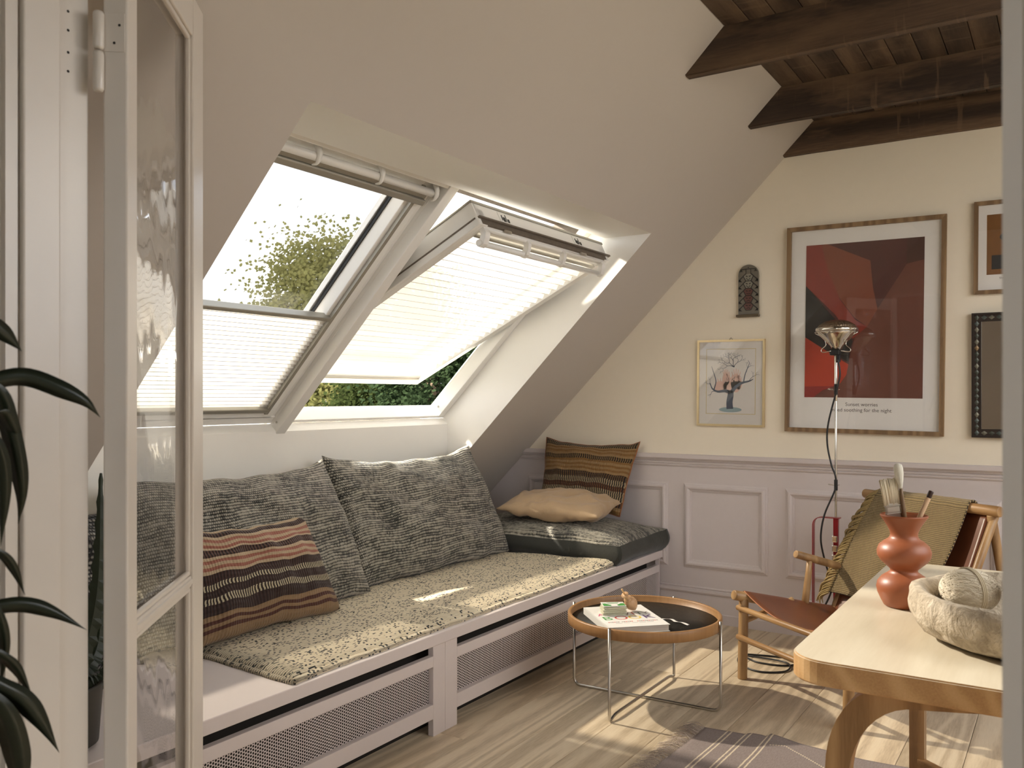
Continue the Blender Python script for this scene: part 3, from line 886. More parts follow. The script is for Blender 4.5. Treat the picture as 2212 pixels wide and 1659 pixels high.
def pillow(name, label, w, h, t, M, mat, seed=0, n=44, pinch=0.05, wr=0.012, power=0.42, shape=None, group=None, cat='cushion', seam=None, back=None, split_mat=None):
    """stuffed cushion; local x right, y up, z front; returns the thing"""
    loc = Vector((M[0][3], M[1][3], M[2][3])) - Vector((M[0][1], M[1][1], M[2][1])) * h / 2
    mb = MB(); mb.uvs = []
    idx = {}
    vs, fs = [], []
    def P(i, j, side):
        a, b = -1 + 2 * i / n, -1 + 2 * j / n
        x = a * w / 2 * (1 - pinch * (1 - b * b) ** 1 * abs(a) ** 3)
        y = b * h / 2 * (1 - pinch * (1 - a * a) ** 1 * abs(b) ** 3)
        e = max(0.0, (1 - a * a) * (1 - b * b))
        z = side * t / 2 * e ** power
        q = Vector((a * 2.2 + seed * 7.3, b * 2.2 * h / w, side * 3.1))
        z += side * wr * 2.2 * mnoise.noise(q * 1.3) * e ** 0.3
        z += wr * 0.5 * mnoise.noise(q * 4.0) * e ** 0.5
        # radial creases near the corners and edges
        rim = (1 - e) ** 2
        z += side * wr * 0.6 * rim * e ** 0.4 * sin(18 * a + 5 * mnoise.noise(q)) * (abs(b) > 0.2)
        x += wr * 0.7 * mnoise.noise(q * 1.7 + Vector((9, 0, 0)))
        y += wr * 0.9 * mnoise.noise(q * 1.7 + Vector((0, 9, 0)))
        if side != 0 and e == 0: pass
        p = Vector((x, y, z))
        if shape: p = shape(a, b, p)
        return p
    for side in (1, -1):
        for i in range(n + 1):
            for j in range(n + 1):
                border = i in (0, n) or j in (0, n)
                key = (i, j, 0 if border else side)
                if key not in idx:
                    idx[key] = len(mb.v)
                    p = P(i, j, side)
                    if border: p.z = P(i, j, 1).z
                    mb.v.append(tuple(M @ p)); mb.uvs.append((w * i / n, h * j / n))
        for i in range(n):
            for j in range(n):
                k = lambda a, b: idx[(a, b, 0 if (a in (0, n) or b in (0, n)) else side)]
                f = (k(i, j), k(i + 1, j), k(i + 1, j + 1), k(i, j + 1))
                mb.f.append(f if side > 0 else f[::-1]); mb.sm.append(True)
                mb.mi.append(1 if (back is not None and side < 0) else 0)
    root = thing(name, label, cat, tuple(loc), 0, group)
    ob = mb.build('cover', [mat] + ([back] if back else []), root)
    if seam is not None:
        pts = [M @ (P(i, 0, 1).xy.to_3d() + Vector((0, 0, P(i, 0, 1).z))) for i in range(n + 1)]
        pts += [M @ P(n, j, 1) for j in range(1, n + 1)]
        pts += [M @ P(i, n, 1) for i in range(n - 1, -1, -1)]
        pts += [M @ P(0, j, 1) for j in range(n - 1, 0, -1)]
        MB().tube(pts, 0.003, 6, closed=True).build('seam', seam, root)
    return root

# ================================================================== bench
BX = -1.920
wbn = thing('window_bench', 'long mauve painted bench with perforated fronts under the roof windows', 'bench', (BX - 0.4, 2.6, 0))
MB().bbox(-3.325, BX + 0.008, YD + 0.002, YG - 0.010, BT - 0.042, BT, 0.003).build('bench_top', m_mauve, wbn)
def hex_grille(y0, y1, z0, z1, x, pitch=0.0098, hole=0.0039):
    mb = MB()
    vs, fs = [], []
    dy, dz = pitch * sqrt(3) / 2, pitch
    ny, nz = int((y1 - y0) / dy), int((z1 - z0) / dz)
    R = pitch / sqrt(3)
    for i in range(ny):
        for j in range(nz + 1):
            cy = y0 + (i + 0.5) * dy
            cz = z0 + (j + (0.5 if i % 2 else 0.0)) * dz
            b = len(vs)
            for k in range(6):
                a = pi / 3 * k
                vs.append((x, min(max(cy + R * cos(a), y0), y1), min(max(cz + R * sin(a), z0), z1)))
            for k in range(6):
                a = pi / 3 * k
                vs.append((x, min(max(cy + hole * cos(a), y0), y1), min(max(cz + hole * sin(a), z0), z1)))
            for k in range(6):
                fs.append((b + k, b + (k + 1) % 6, b + 6 + (k + 1) % 6, b + 6 + k))
    mb.add(vs, fs)
    return mb
def cover_unit(y0, y1, p0, p1, label):
    t = wbn
    xb, xf = BX - 0.029, BX - 0.005
    MB().bbox(xb, xf, y0, y0 + p0, 0.0, BT - 0.043, 0.0015).build('stile', m_mauve, t)
    MB().bbox(xb, xf, y1 - p1, y1, 0.0, BT - 0.043, 0.0015).build('stile', m_mauve, t)
    MB().bbox(xb, xf, y0 + p0, y1 - p1, 0.250, 0.289, 0.0015).build('rail', m_mauve, t)
    MB().bbox(xb, xf, y0 + p0, y1 - p1, 0.063, 0.115, 0.0015).build('rail', m_mauve, t)
    g = hex_grille(y0 + p0, y1 - p1, 0.115, 0.250, xb + 0.006).build('perforated_grille', m_mauve, t)
    MB().box(xb - 0.075, xb - 0.065, y0, y1 + (0.021 if p1 < 0.02 else 0), 0.0, BT - 0.043).build('shade_sheet', m_void, t)  # near-black sheet standing for the shade inside the bench
    return t
cover_unit(YD + 0.01, 2.5265, 0.08, 0.070, 'perforated mauve bench front nearest the door')
cover_unit(2.5275, YG - 0.03, 0.072, 0.010, 'perforated mauve bench front beside the round coffee table')
# closed eaves behind the bench
ev = MB()
ev.box(-3.5, -3.36, YD - 0.1, YG + 0.1, -0.05, 0.45)
struct(ev.build('wall_eaves', m_slope), 'low eaves wall behind the bench')

# woven mat lying on the bench
def mat_material():
    n = NT('speckled_wool', rough=0.95, sheen=0.2)
    uv = n.uv(); s = n.sep(uv)
    wob = n.noise(uv, 9, 2)
    rowv = n.math('ADD', n.math('DIVIDE', s[1], 0.0050), n.math('MULTIPLY', wob, 2.0))
    row = n.math('FLOOR', rowv)
    uu = n.math('ADD', n.math('DIVIDE', s[0], 0.0085), n.math('MULTIPLY', n.white(n.comb(row, 3.0)), 5.0))
    cell = n.white(n.comb(n.math('FLOOR', uu), row, 2.0))
    cl = n.noise(uv, 16, 3, 0.6)
    thr = n.math('SUBTRACT', 1.16, n.math('MULTIPLY', cl, 0.62))
    fleck = n.math('GREATER_THAN', cell, thr)
    tone = n.noise(n.scale(uv, (30, 120, 1)), 1.0, 3)
    base = n.mix(tone, L(198, 180, 146), L(240, 228, 202))
    edge = n.ramp(s[0], [(0.0, 1.0), (0.05, 0.8), (0.10, 0.0)])
    base = n.mix(n.math('MULTIPLY', edge, n.math('MULTIPLY_ADD', n.math('SINE', n.math('MULTIPLY', rowv, pi)), 0.4, 0.4)), base, L(92, 90, 76))
    col = n.mix(fleck, base, L(40, 40, 34))
    n.set('color', col)
    h = n.math('ADD', n.math('MULTIPLY', n.math('SINE', n.math('MULTIPLY', rowv, 2 * pi)), 0.5), n.noise(n.scale(uv, (140, 160, 1)), 1.0, 2))
    n.bump(h, 0.7, 0.004)
    return n.m
m_mat = mat_material()
def bench_mat():
    mb = MB(); mb.uvs = []
    nx, ny = 46, 130
    y0, y1, x0, x1 = 1.795, 3.945, -2.70, -1.942
    T = 0.026
    t = thing('woven_mat', 'cream woven mat with black flecks spread along the bench', 'mat', (-2.3, 2.87, BT))
    def P(i, j, top):
        a, b = i / nx, j / ny
        x = x0 + (x1 - x0) * a
        y = y0 + (y1 - y0) * b
        q = Vector((x * 2.2, y * 2.2, 0))
        if i == nx or i == nx - 1: x += 0.016 * mnoise.noise(q * 1.2) + 0.005 * mnoise.noise(q * 9)
        y += (0.035 * (1 - a) * 1.0 if j > ny - 4 else 0) * 0 - 0.16 * (1 - a) * b * 0.6 + 0.05 * (1 - a) * (1 - b)
        y += 0.006 * mnoise.noise(q * 6)
        e = min(1.0, min(i, nx - i, j, ny - j) / 2.0)
        z = BT + 0.001
        if top:
            z += T * (0.25 + 0.75 * sqrt(e)) + 0.004 * mnoise.noise(q * 2.5) * e + 0.002 * mnoise.noise(q * 11) * e
            # lifted end corners
            z += 0.012 * max(0, b - 0.94) / 0.06 * a
        return Vector((x, y, z))
    idx = {}
    for top in (1, 0):
        for i in range(nx + 1):
            for j in range(ny + 1):
                idx[(i, j, top)] = len(mb.v)
                mb.v.append(tuple(P(i, j, top))); mb.uvs.append(((y1 - y0) * j / ny, (x1 - x0) * i / nx + (0 if top else 0.01)))
    for i in range(nx):
        for j in range(ny):
            mb.f.append((idx[(i, j, 1)], idx[(i + 1, j, 1)], idx[(i + 1, j + 1, 1)], idx[(i, j + 1, 1)])); mb.mi.append(0); mb.sm.append(True)
    ring = [(i, 0) for i in range(nx)] + [(nx, j) for j in range(ny)] + [(i, ny) for i in range(nx, 0, -1)] + [(0, j) for j in range(ny, 0, -1)]
    for k in range(len(ring)):
        a, b = ring[k], ring[(k + 1) % len(ring)]
        mb.f.append((idx[(*a, 1)], idx[(*a, 0)], idx[(*b, 0)], idx[(*b, 1)])); mb.mi.append(0); mb.sm.append(True)
    mb.build('woven_wool', m_mat, t)
    # rolled hem along the front edge and near end
    pts = [P(nx, j, 1) + Vector((-0.004, 0, -0.004)) for j in range(0, ny + 1, 2)]
    hem = MB(); hem.uvs = []
    hem.tube(pts, 0.0125, 10)
    hem.uvs = [((v[1] - y0), 0.7 + 0.03 * ((k % 10) / 10)) for k, v in enumerate(hem.v)]
    hem.build('hem', m_mat, t)
    pts = [P(i, 0, 1) + Vector((0, 0.004, -0.004)) for i in range(0, nx + 1, 2)]
    hem = MB(); hem.tube(pts, 0.0105, 10)
    hem.uvs = [((k % 10) / 10 * 0.03, (v[0] - x0)) for k, v in enumerate(hem.v)]
    hem.build('hem', m_mat, t)
bench_mat()

# ================================================================== cushions on the bench
ZM = BT + 0.027
def corner_shape(lift, amt=0.0, sagf=0.0):
    def f(a, b, p):
        k = max(0, a) ** 6 * max(0, b) ** 6
        k2 = max(0, -a) ** 6 * max(0, b) ** 6
        p.y += lift * k + lift * 0.6 * k2 - sagf * (1 - a * a) * max(0, b)
        p.x += amt * b * a
        return p
    return f
up_g = Vector((-0.25, 0, 0.57)).normalized()
Mg = frame_mat(Vector((-2.665, 3.315, ZM + 0.265)), (0.03, 1, 0), up_g)
pillow('back_cushion', 'large grey knitted back cushion at the middle of the bench', 1.11, 0.60, 0.24, Mg, m_grey, 1, 60, 0.035, 0.016, 0.40, corner_shape(0.025, -0.02, 0.03), 'large grey bench cushions')
Mg = frame_mat(Vector((-2.620, 2.215, ZM + 0.262)), (0.0, 1, 0), up_g)
pillow('back_cushion', 'large grey knitted back cushion behind the brown striped one', 1.06, 0.60, 0.24, Mg, m_grey, 2, 60, 0.035, 0.016, 0.40, corner_shape(0.02, -0.02, 0.03), 'large grey bench cushions')
Mk = frame_mat(Vector((-2.455, 2.13, ZM + 0.185)), (-0.02, 1, -0.02), (-0.20, -0.10, 0.42))
pillow('kilim_cushion', 'brown pink and cream striped cushion leaning by the door', 0.62, 0.40, 0.16, Mk, m_kilim, 3, 46, 0.05, 0.014, 0.45, corner_shape(0.02, -0.02, 0.02), 'small scatter cushions')
Mk = frame_mat(Vector((-2.52, 1.36, BT + 0.25)), (0.0, 1, 0), (-0.22, 0, 0.5))
pillow('woven_cushion', 'black and white woven cushion seen in the gap behind the door', 0.56, 0.50, 0.20, Mk, m_darkweave, 5, 40, 0.04, 0.012, 0.42, None, 'small scatter cushions')

# flat seat pad in the corner: woven top, dark green sides
def seat_pad():
    t = thing('seat_pad', 'thick square pad with grey woven top and dark green sides', 'cushion', (-2.45, 4.22, BT), 0, None)
    x0, x1, y0, y1 = -2.97, -1.895, 3.915, 4.492
    n = 40
    top = MB(); top.uvs = []
    side = MB(); side.uvs = []
    def rim(a, b):
        return Vector((x0 + (x1 - x0) * (a + 1) / 2, y0 + (y1 - y0) * (b + 1) / 2, 0))
    idx = {}
    for i in range(n + 1):
        for j in range(n + 1):
            a, b = -1 + 2 * i / n, -1 + 2 * j / n
            p = rim(a * (1 - 0.02 * (1 - b * b)), b * (1 - 0.04 * (1 - a * a)))
            e = max(0, (1 - a ** 2) * (1 - b ** 2))
            q = p * 4
            z = BT + 0.105 + 0.095 * e ** 0.55 + 0.008 * mnoise.noise(q) * e ** 0.3 + 0.006 * mnoise.noise(q * 2.3)
            z += 0.015 * max(0, a) ** 5 * max(0, b) ** 3
            idx[(i, j)] = len(top.v)
            top.v.append((p.x + 0.012 * max(0, a) ** 8 * max(0, b) ** 4, p.y, z)); top.uvs.append((p.x, p.y))
    for i in range(n):
        for j in range(n):
            top.f.append((idx[(i, j)], idx[(i + 1, j)], idx[(i + 1, j + 1)], idx[(i, j + 1)])); top.mi.append(0); top.sm.append(True)
    top.build('woven_top', m_pad, t)
    ring = [(i, 0) for i in range(n)] + [(n, j) for j in range(n)] + [(i, n) for i in range(n, 0, -1)] + [(0, j) for j in range(n, 0, -1)]
    lv = 7
    for k, (i, j) in enumerate(ring):
        p = Vector(top.v[idx[(i, j)]])
        c = Vector(((x0 + x1) / 2, (y0 + y1) / 2, 0))
        dirv = (Vector((p.x, p.y, 0)) - c); dirv.normalize()
        for l in range(lv + 1):
            f = l / lv
            bulge = 0.016 * sin(pi * f) - 0.03 * f ** 4 + 0.004 * mnoise.noise(Vector((k * 0.15, f * 3, 1)))
            side.v.append((p.x + dirv.x * bulge, min(p.y + dirv.y * bulge, YG - 0.012), p.z * (1 - f) + (BT + 0.001) * f)); side.uvs.append((k * 0.08, f * 0.1))
    m = len(ring)
    for k in range(m):
        for l in range(lv):
            a = k * (lv + 1) + l; b = ((k + 1) % m) * (lv + 1) + l
            side.f.append((a, a + 1, b + 1, b)); side.mi.append(0); side.sm.append(True)
    side.build('side_panel', m_green, t)
seat_pad()
Mk = frame_mat(Vector((-2.35, 4.402, 0.765)), (1, 0.0, -0.03), (0.035, 0.16, 0.42))
Mk = Mk
pillow('striped_cushion', 'mustard and black striped cushion propped against the wainscot', 0.565, 0.415, 0.13, Mk, m_mustard, 6, 46, 0.05, 0.010, 0.45, corner_shape(0.015, 0.02, 0.01), 'small scatter cushions', seam=linen('ochre_piping', L(150, 92, 52)))
Mk = frame_mat(Vector((-2.375, 4.17, 0.622)), (1, 0.10, -0.02), (-0.05, 1, 0.10))
pillow('linen_cushion', 'plain beige linen cushion lying flat on the seat pad', 0.60, 0.42, 0.140, Mk, m_beige, 8, 46, 0.05, 0.016, 0.42, None, 'small scatter cushions')

# ================================================================== coffee table
m_rim = wood('rim_oak', L(136, 98, 60), L(168, 126, 80), L(188, 148, 100), axis=2, gs=0.4, rough=0.42, rand=0, contrast=0.15, bumps=0.02)
CT = Vector((-1.455, 3.233, 0))
ct = thing('coffee_table', 'round tray coffee table with oak rim and steel rod legs', 'table', tuple(CT))
def stone_black():
    n = NT('black_tray_laminate', rough=0.5, spec=0.25)
    o = n.obj()
    v = n.noise(n.scale(o, (3, 3, 3)), 3, 5, 0.6, 1.5)
    vein = n.ramp(n.math('ABSOLUTE', n.math('SUBTRACT', v, 0.5)), [(0.0, 1.0), (0.012, 0.0)])
    n.set('color', n.mix(n.math('MULTIPLY', vein, 0.35), L(34, 33, 30), L(110, 102, 88)))
    return n.m
MB().lathe([(0.0, 0.311), (0.294, 0.311), (0.294, 0.323), (0.0, 0.324)], 72, CT).build('tray_base', stone_black(), ct)
MB().lathe([(0.294, 0.308), (0.306, 0.308), (0.308, 0.310), (0.308, 0.346), (0.305, 0.349), (0.297, 0.349), (0.294, 0.346), (0.294, 0.308)], 96, CT).build('rim', m_rim, ct)
rr = 0.0058
Ra, Rb = 0.315, 0.298
pa = round_path([(CT.x - Ra, CT.y - 0.012, 0.352), (CT.x - Ra, CT.y - 0.012, rr), (CT.x + Ra, CT.y + 0.012, rr), (CT.x + Ra, CT.y + 0.012, 0.352)], 0.035)
MB().tube(pa, rr, 12).build('rod_leg', m_steel, ct)
pb = round_path([(CT.x, CT.y - Rb - 0.015, 0.352), (CT.x, CT.y - Rb - 0.015, 0.004), (CT.x, CT.y - Rb + 0.035, 0.018), (CT.x, CT.y - Rb + 0.085, 0.0185), (CT.x, CT.y + Rb - 0.085, 0.0185), (CT.x, CT.y + Rb - 0.035, 0.018), (CT.x, CT.y + Rb + 0.015, 0.004), (CT.x, CT.y + Rb + 0.015, 0.352)], 0.016)
MB().tube(pb, rr, 12).build('rod_leg', m_steel, ct)
for dx, dy in ((-Ra, -0.012), (Ra, 0.012), (0, -Rb - 0.012), (0, Rb + 0.012)):
    d = Vector((dx, dy, 0)).normalized()
    p = CT + Vector((dx, dy, 0))
    MB().rod(p + Vector((0, 0, 0.305)), p + Vector((0, 0, 0.305)) - d * 0.022, 0.004, 8, 0.001).build('support_pin', m_steel, ct)

# book
TS = 0.324
bo = Vector((-1.492, 3.135, TS))
br = radians(44.8)
rx, ry = Vector((cos(br), sin(br), 0)), Vector((-sin(br), cos(br), 0))
book = thing('book', 'white activity book with colourful lettering lying on the coffee table', 'book', tuple(bo))
MBk = Matrix(((rx.x, ry.x, 0, bo.x), (rx.y, ry.y, 0, bo.y), (0, 0, 1, bo.z), (0, 0, 0, 1)))
BW, BH, BTK = 0.248, 0.322, 0.027
m_cover = plain('book_cover', (0.86, 0.85, 0.82, 1), 0.3)
def pages():
    n = NT('page_block', rough=0.8)
    f = n.noise(n.scale(n.obj(), (3, 3, 900)), 1, 2)
    n.set('color', n.mix(f, L(176, 164, 152), L(226, 218, 206)))
    return n.m
MB().bbox(-BW / 2 + 0.003, BW / 2 - 0.004, -BH / 2 + 0.004, BH / 2 - 0.004, 0.002, BTK - 0.002, 0.001, MBk).build('page_block', pages(), book)
MB().bbox(-BW / 2, BW / 2, -BH / 2, BH / 2, BTK - 0.002, BTK, 0.0008, MBk).bbox(-BW / 2, BW / 2, -BH / 2, BH / 2, 0.0, 0.002, 0.0008, MBk).bbox(-BW / 2 - 0.001, -BW / 2 + 0.003, -BH / 2, BH / 2, 0.0, BTK, 0.001, MBk).build('cover', m_cover, book)
ink = {k: plain('ink_' + k, c, 0.4) for k, c in dict(red=L(196, 60, 54), green=L(70, 150, 70), blue=L(110, 165, 205), yellow=L(226, 196, 70), purple=L(98, 60, 130), orange=L(226, 140, 80), pink=L(205, 90, 130), dark=L(40, 90, 60), grey=L(150, 140, 138), teal=L(80, 150, 150)).items()}
cov = [o for o in book.children if o.name.startswith('cover')][0]
def cover_text(txt, cols, size, y, x0, x1, name):
    nL = len(txt)
    for i, ch in enumerate(txt):
        mb = MB()
        xx = x0 + (x1 - x0) * i / max(1, nL - 1)
        text_mesh(mb, ch, size, MBk @ Vector((xx, y, BTK + 0.0004)), rx, ry)
        if mb.v: mb.build('printed_letter', ink[cols[i % len(cols)]], cov, world=True)
cover_text('ACTIVITY', ['pink', 'orange', 'blue', 'red', 'grey', 'red', 'dark', 'grey'], 0.052, 0.008, -0.092, 0.092, 'ACTIVITY')
cover_text('BOOK', ['green', 'red', 'yellow', 'purple'], 0.072, -0.056, -0.085, 0.085, 'BOOK')
mb = MB()
for k in range(26):
    if k in (6, 13, 14): continue
    mb.cur = k % 3
    a = -0.10 + k * 0.0078
    mb.box(a, a + 0.0055, -0.094, -0.086, BTK, BTK + 0.0003, MBk)
mb.cur = 1
for k in range(34):
    if k % 7 == 6: continue
    a = -0.075 + k * 0.0045
    mb.box(a, a + 0.003, -0.110, -0.107, BTK, BTK + 0.0003, MBk)
mb.build('small_print', [ink['red'], ink['grey'], plain('ink_brown', L(120, 80, 70), 0.4)], cov)

# stack of cards on the book
rnd = random.Random(3)
card_me = None
ncard = 15
m_card = NT('card_stock', rough=0.5); m_card.set('color', L(206, 204, 180)); m_card = m_card.m
pos = Vector((-1.545, 3.135, TS + BTK))
for k in range(ncard):
    mb = MB()
    tk = 0.0026
    mb.bbox(-0.046, 0.046, -0.034, 0.034, 0, tk - 0.0004, 0.0006)
    top = k == ncard - 1
    root = mb.build('card', m_card if not top else m_cover)
    root.location = pos + Vector((rnd.uniform(-0.004, 0.004), rnd.uniform(-0.004, 0.004), 0.0005 + k * tk))
    root.rotation_euler = (0, 0, radians(38) + rnd.uniform(-0.09, 0.09))
    if top:
        g = MB()
        for sx in (-1, 1):
            g.add([(sx * 0.044, -0.030, tk), (sx * 0.044, 0.008, tk), (sx * 0.032, 0.010, tk), (sx * 0.022, -0.004, tk), (sx * 0.012, -0.014, tk), (sx * 0.014, -0.030, tk)], [(0, 1, 2, 3, 4, 5)])
        g.add([(-0.02, 0.012, tk), (0.02, 0.012, tk), (0.026, 0.022, tk), (-0.026, 0.022, tk)], [(0, 1, 2, 3)])
        g.build('printed_pattern', ink['green'], root, world=False)
        tag(root, 'white card with a green pattern, topmost of the card stack', 'card', 'cards stacked on the book')
    else:
        tag(root, 'cream card in the stack under the green patterned card', 'card', 'cards stacked on the book')

# wooden spinning top
sp = thing('spinning_top', 'pale wooden spinning top resting tilted on the book', 'toy', (-1.500, 3.205, TS + BTK))
m_pale = wood('pale_turned_wood', L(176, 136, 98), L(206, 168, 128), L(220, 188, 150), axis=2, gs=3, rough=0.45, rand=0, contrast=0.4, bumps=0.03)
ax = Vector((-0.50 * 0.84 + 0.42 * 0.543, -0.50 * 0.543 - 0.42 * 0.84, 0.72)).normalized()
q = ax.to_track_quat('Z', 'Y').to_matrix().to_4x4()
# ball centre chosen so that the point of the top touches the book
bc = Vector((-1.500, 3.205, TS + BTK + 0.033))
Mq = Matrix.Translation(bc) @ q
MB().lathe([(0.0, -0.040), (0.006, -0.036), (0.016, -0.024), (0.024, -0.010), (0.0265, 0.002), (0.024, 0.014), (0.017, 0.023), (0.009, 0.0275), (0.0, 0.028)], 28, M=Mq).build('body', m_pale, sp)
MB().lathe([(0.0, 0.026), (0.016, 0.026), (0.0175, 0.029), (0.016, 0.032), (0.010, 0.033), (0.010, 0.040), (0.014, 0.050), (0.016, 0.054), (0.0155, 0.056), (0.0, 0.056)], 24, M=Mq).build('neck', m_pale, sp)
MB().rod(Mq @ Vector((0, 0, 0.054)), Mq @ Vector((0.002, 0.002, 0.088)), 0.0038, 10, 0.002).build('stick', m_birchy, sp)
# cotton ribbon
rb = thing('ribbon', 'white cotton ribbon trailing across the black tray', 'ribbon', (-1.33, 3.25, TS))
pts = bez([(-1.385, 3.252, TS + 0.003), (-1.35, 3.262, TS + 0.004), (-1.325, 3.245, TS + 0.002), (-1.295, 3.238, TS + 0.004), (-1.262, 3.222, TS + 0.002)], 20)
mb = MB()
vs, fs = [], []
for i, p in enumerate(pts):
    t = (pts[min(i + 1, len(pts) - 1)] - pts[max(i - 1, 0)]).normalized()
    s_ = t.cross(Vector((0, 0, 1))).normalized()
    s_ = (s_ * cos(0.5 * sin(i * 0.6)) + Vector((0, 0, 1)) * sin(0.5 * sin(i * 0.6)) * 0.5)
    for k, (aa, bb_) in enumerate(((-0.005, 0), (-0.005, 0.0012), (0.005, 0.0012), (0.005, 0))):
        vs.append(p + s_ * aa + Vector((0, 0, bb_)))
for i in range(len(pts) - 1):
    for k in range(4): fs.append((i * 4 + k, i * 4 + (k + 1) % 4, i * 4 + 4 + (k + 1) % 4, i * 4 + 4 + k))
fs += [(3, 2, 1, 0), tuple(len(vs) - 4 + k for k in range(4))]
mb.add(vs, fs, True).build('band', plain('white_cotton', (0.8, 0.78, 0.74, 1), 0.8), rb)
# ================================================================== lounge chair
CA = Vector((-1.2, 3.69, 0))
CR = math.atan2(-0.579, 0.815)
CWD = 0.627
chair = thing('lounge_chair', 'low oak lounge chair with brown saddle leather sling seat', 'chair', tuple(CA), CR)
def leather():
    n = NT('saddle_leather', rough=0.35)
    f = n.noise(n.obj(), 5, 4, 0.6)
    g = n.noise(n.obj(), 260, 2)
    n.set('color', n.mix(f, L(86, 48, 30), L(126, 74, 46)))
    n.bump(n.math('ADD', n.math('MULTIPLY', f, 0.5), g), 0.08, 0.002)
    return n.m
m_leather = leather()
m_ledge = plain('raw_leather_edge', L(176, 116, 78), 0.6)
for x in (0, CWD):
    MB().rod((x, 0.0, 0.0), (x, 0.008, 0.372), 0.0205, 20).build('front_leg', m_oak, chair, False)
    MB().rod((x, -0.045, 0.366), (x, 0.60, 0.222), 0.0215, 20).build('side_rail', m_oak, chair, False)
    MB().rod((x, 0.722, 0.752), (x, 0.90, 0.0), 0.0175, 18).build('back_leg', m_oak, chair, False)
    MB().rod((x + (0.004 if x else -0.004), 0.738, 0.750), (x, 0.49, 0.232), 0.0165, 18).build('back_post', m_oak, chair, False)
    MB().rod((x, 0.285, 0.520), (x, 0.690, 0.402), 0.0175, 18).build('armrest', m_oak, chair, False)
    MB().tube([(x, 0.335, 0.275), (x, 0.345, 0.35), (x, 0.357, 0.43), (x, 0.363, 0.497)], 0.015, 16, rs=[0.0165, 0.0155, 0.014, 0.012]).build('arm_post', m_oak, chair, False)
    MB().rod((x, 0.0, 0.245), (x, 0.27, 0.320), 0.0125, 14).build('side_brace', m_oak, chair, False)
MB().rod((-0.042, 0.722, 0.768), (CWD + 0.042, 0.722, 0.768), 0.0215, 20).build('top_bar', m_oakx, chair, False)
MB().rod((-0.012, -0.016, 0.308), (CWD + 0.012, -0.016, 0.308), 0.0125, 16).build('front_stretcher', m_oakx, chair, False)
MB().rod((-0.012, -0.016, 0.182), (CWD + 0.012, -0.016, 0.182), 0.0125, 16).build('front_stretcher', m_oakx, chair, False)
MB().rod((0, 0.855, 0.19), (CWD, 0.855, 0.19), 0.012, 14).build('back_stretcher', m_oakx, chair, False)
def sheet(fn, nu, nv, th=0.004):
    """two sided sheet from fn(u,v) -> point, u,v in 0..1"""
    mb = MB(); mb.uvs = []
    def nrm(u, v):
        e = 1e-3
        a = fn(min(1, u + e), v) - fn(max(0, u - e), v); b = fn(u, min(1, v + e)) - fn(u, max(0, v - e))
        c = a.cross(b)
        return c.normalized() if c.length > 0 else Vector((0, 0, 1))
    for s_ in (0, 1):
        for i in range(nu + 1):
            for j in range(nv + 1):
                u, v = i / nu, j / nv
                p = fn(u, v)
                mb.v.append(tuple(p + nrm(u, v) * (th * (0.5 if s_ else -0.5)))); mb.uvs.append((u, v))
    K = lambda s_, i, j: s_ * (nu + 1) * (nv + 1) + i * (nv + 1) + j
    for i in range(nu):
        for j in range(nv):
            mb.f.append((K(1, i, j), K(1, i + 1, j), K(1, i + 1, j + 1), K(1, i, j + 1)))
            mb.f.append((K(0, i, j), K(0, i, j + 1), K(0, i + 1, j + 1), K(0, i + 1, j)))
    for i in range(nu):
        mb.f.append((K(0, i, 0), K(0, i + 1, 0), K(1, i + 1, 0), K(1, i, 0)))
        mb.f.append((K(0, i, nv), K(1, i, nv), K(1, i + 1, nv), K(0, i + 1, nv)))
    for j in range(nv):
        mb.f.append((K(0, 0, j), K(1, 0, j), K(1, 0, j + 1), K(0, 0, j + 1)))
        mb.f.append((K(0, nu, j), K(0, nu, j + 1), K(1, nu, j + 1), K(1, nu, j)))
    mb.mi = [0] * len(mb.f); mb.sm = [True] * len(mb.f)
    return mb
RL = 0.0235
def seat_fn(u, v):
    y = 0.012 + 0.53 * v
    zr = 0.366 - (y + 0.045) * (0.144 / 0.645)
    # wrap round the rails: first and last tenth
    if u < 0.16:
        a = pi * (1.15 - 0.65 * u / 0.16)
        return Vector((RL * cos(a) * 1.0, y, zr + RL * sin(a)))
    if u > 0.84:
        a = pi * (1.15 - 0.65 * (1 - u) / 0.16)
        return Vector((CWD - RL * cos(a), y, zr + RL * sin(a)))
    t = (u - 0.16) / 0.68
    return Vector((CWD * t, y, zr + RL - 0.075 * (1 - (2 * t - 1) ** 2)))
sheet(seat_fn, 60, 16, 0.005).build('seat_sling', m_leather, chair, False)
edge_pts = [seat_fn(0.16 + 0.68 * k / 40, 0.0) + Vector((0, -0.0015, 0.001)) for k in range(41)]
MB().tube(edge_pts, 0.0024, 6).build('sling_edge', m_ledge, chair, False)
for x, y in ((-0.022, 0.03), (-0.022, 0.07)):
    zr = 0.366 - (y + 0.045) * 0.2233
    MB().rod((x - 0.003, y, zr - 0.008), (x - 0.001, y, zr - 0.008), 0.004, 10, 0.001).build('rivet', m_steel, chair, False)
def back_fn(u, v):
    # v: 0 at the top bar, 1 at the seat
    y = 0.742 - 0.245 * v; z = 0.758 - 0.515 * v
    t = u
    sag = 0.035 * (1 - (2 * t - 1) ** 2) * sin(pi * min(1, 0.15 + v * 0.85))
    return Vector((0.012 + (CWD - 0.024) * t, y + sag - 0.012, z - 0.004))
sheet(back_fn, 30, 20, 0.005).build('back_sling', m_leather, chair, False)

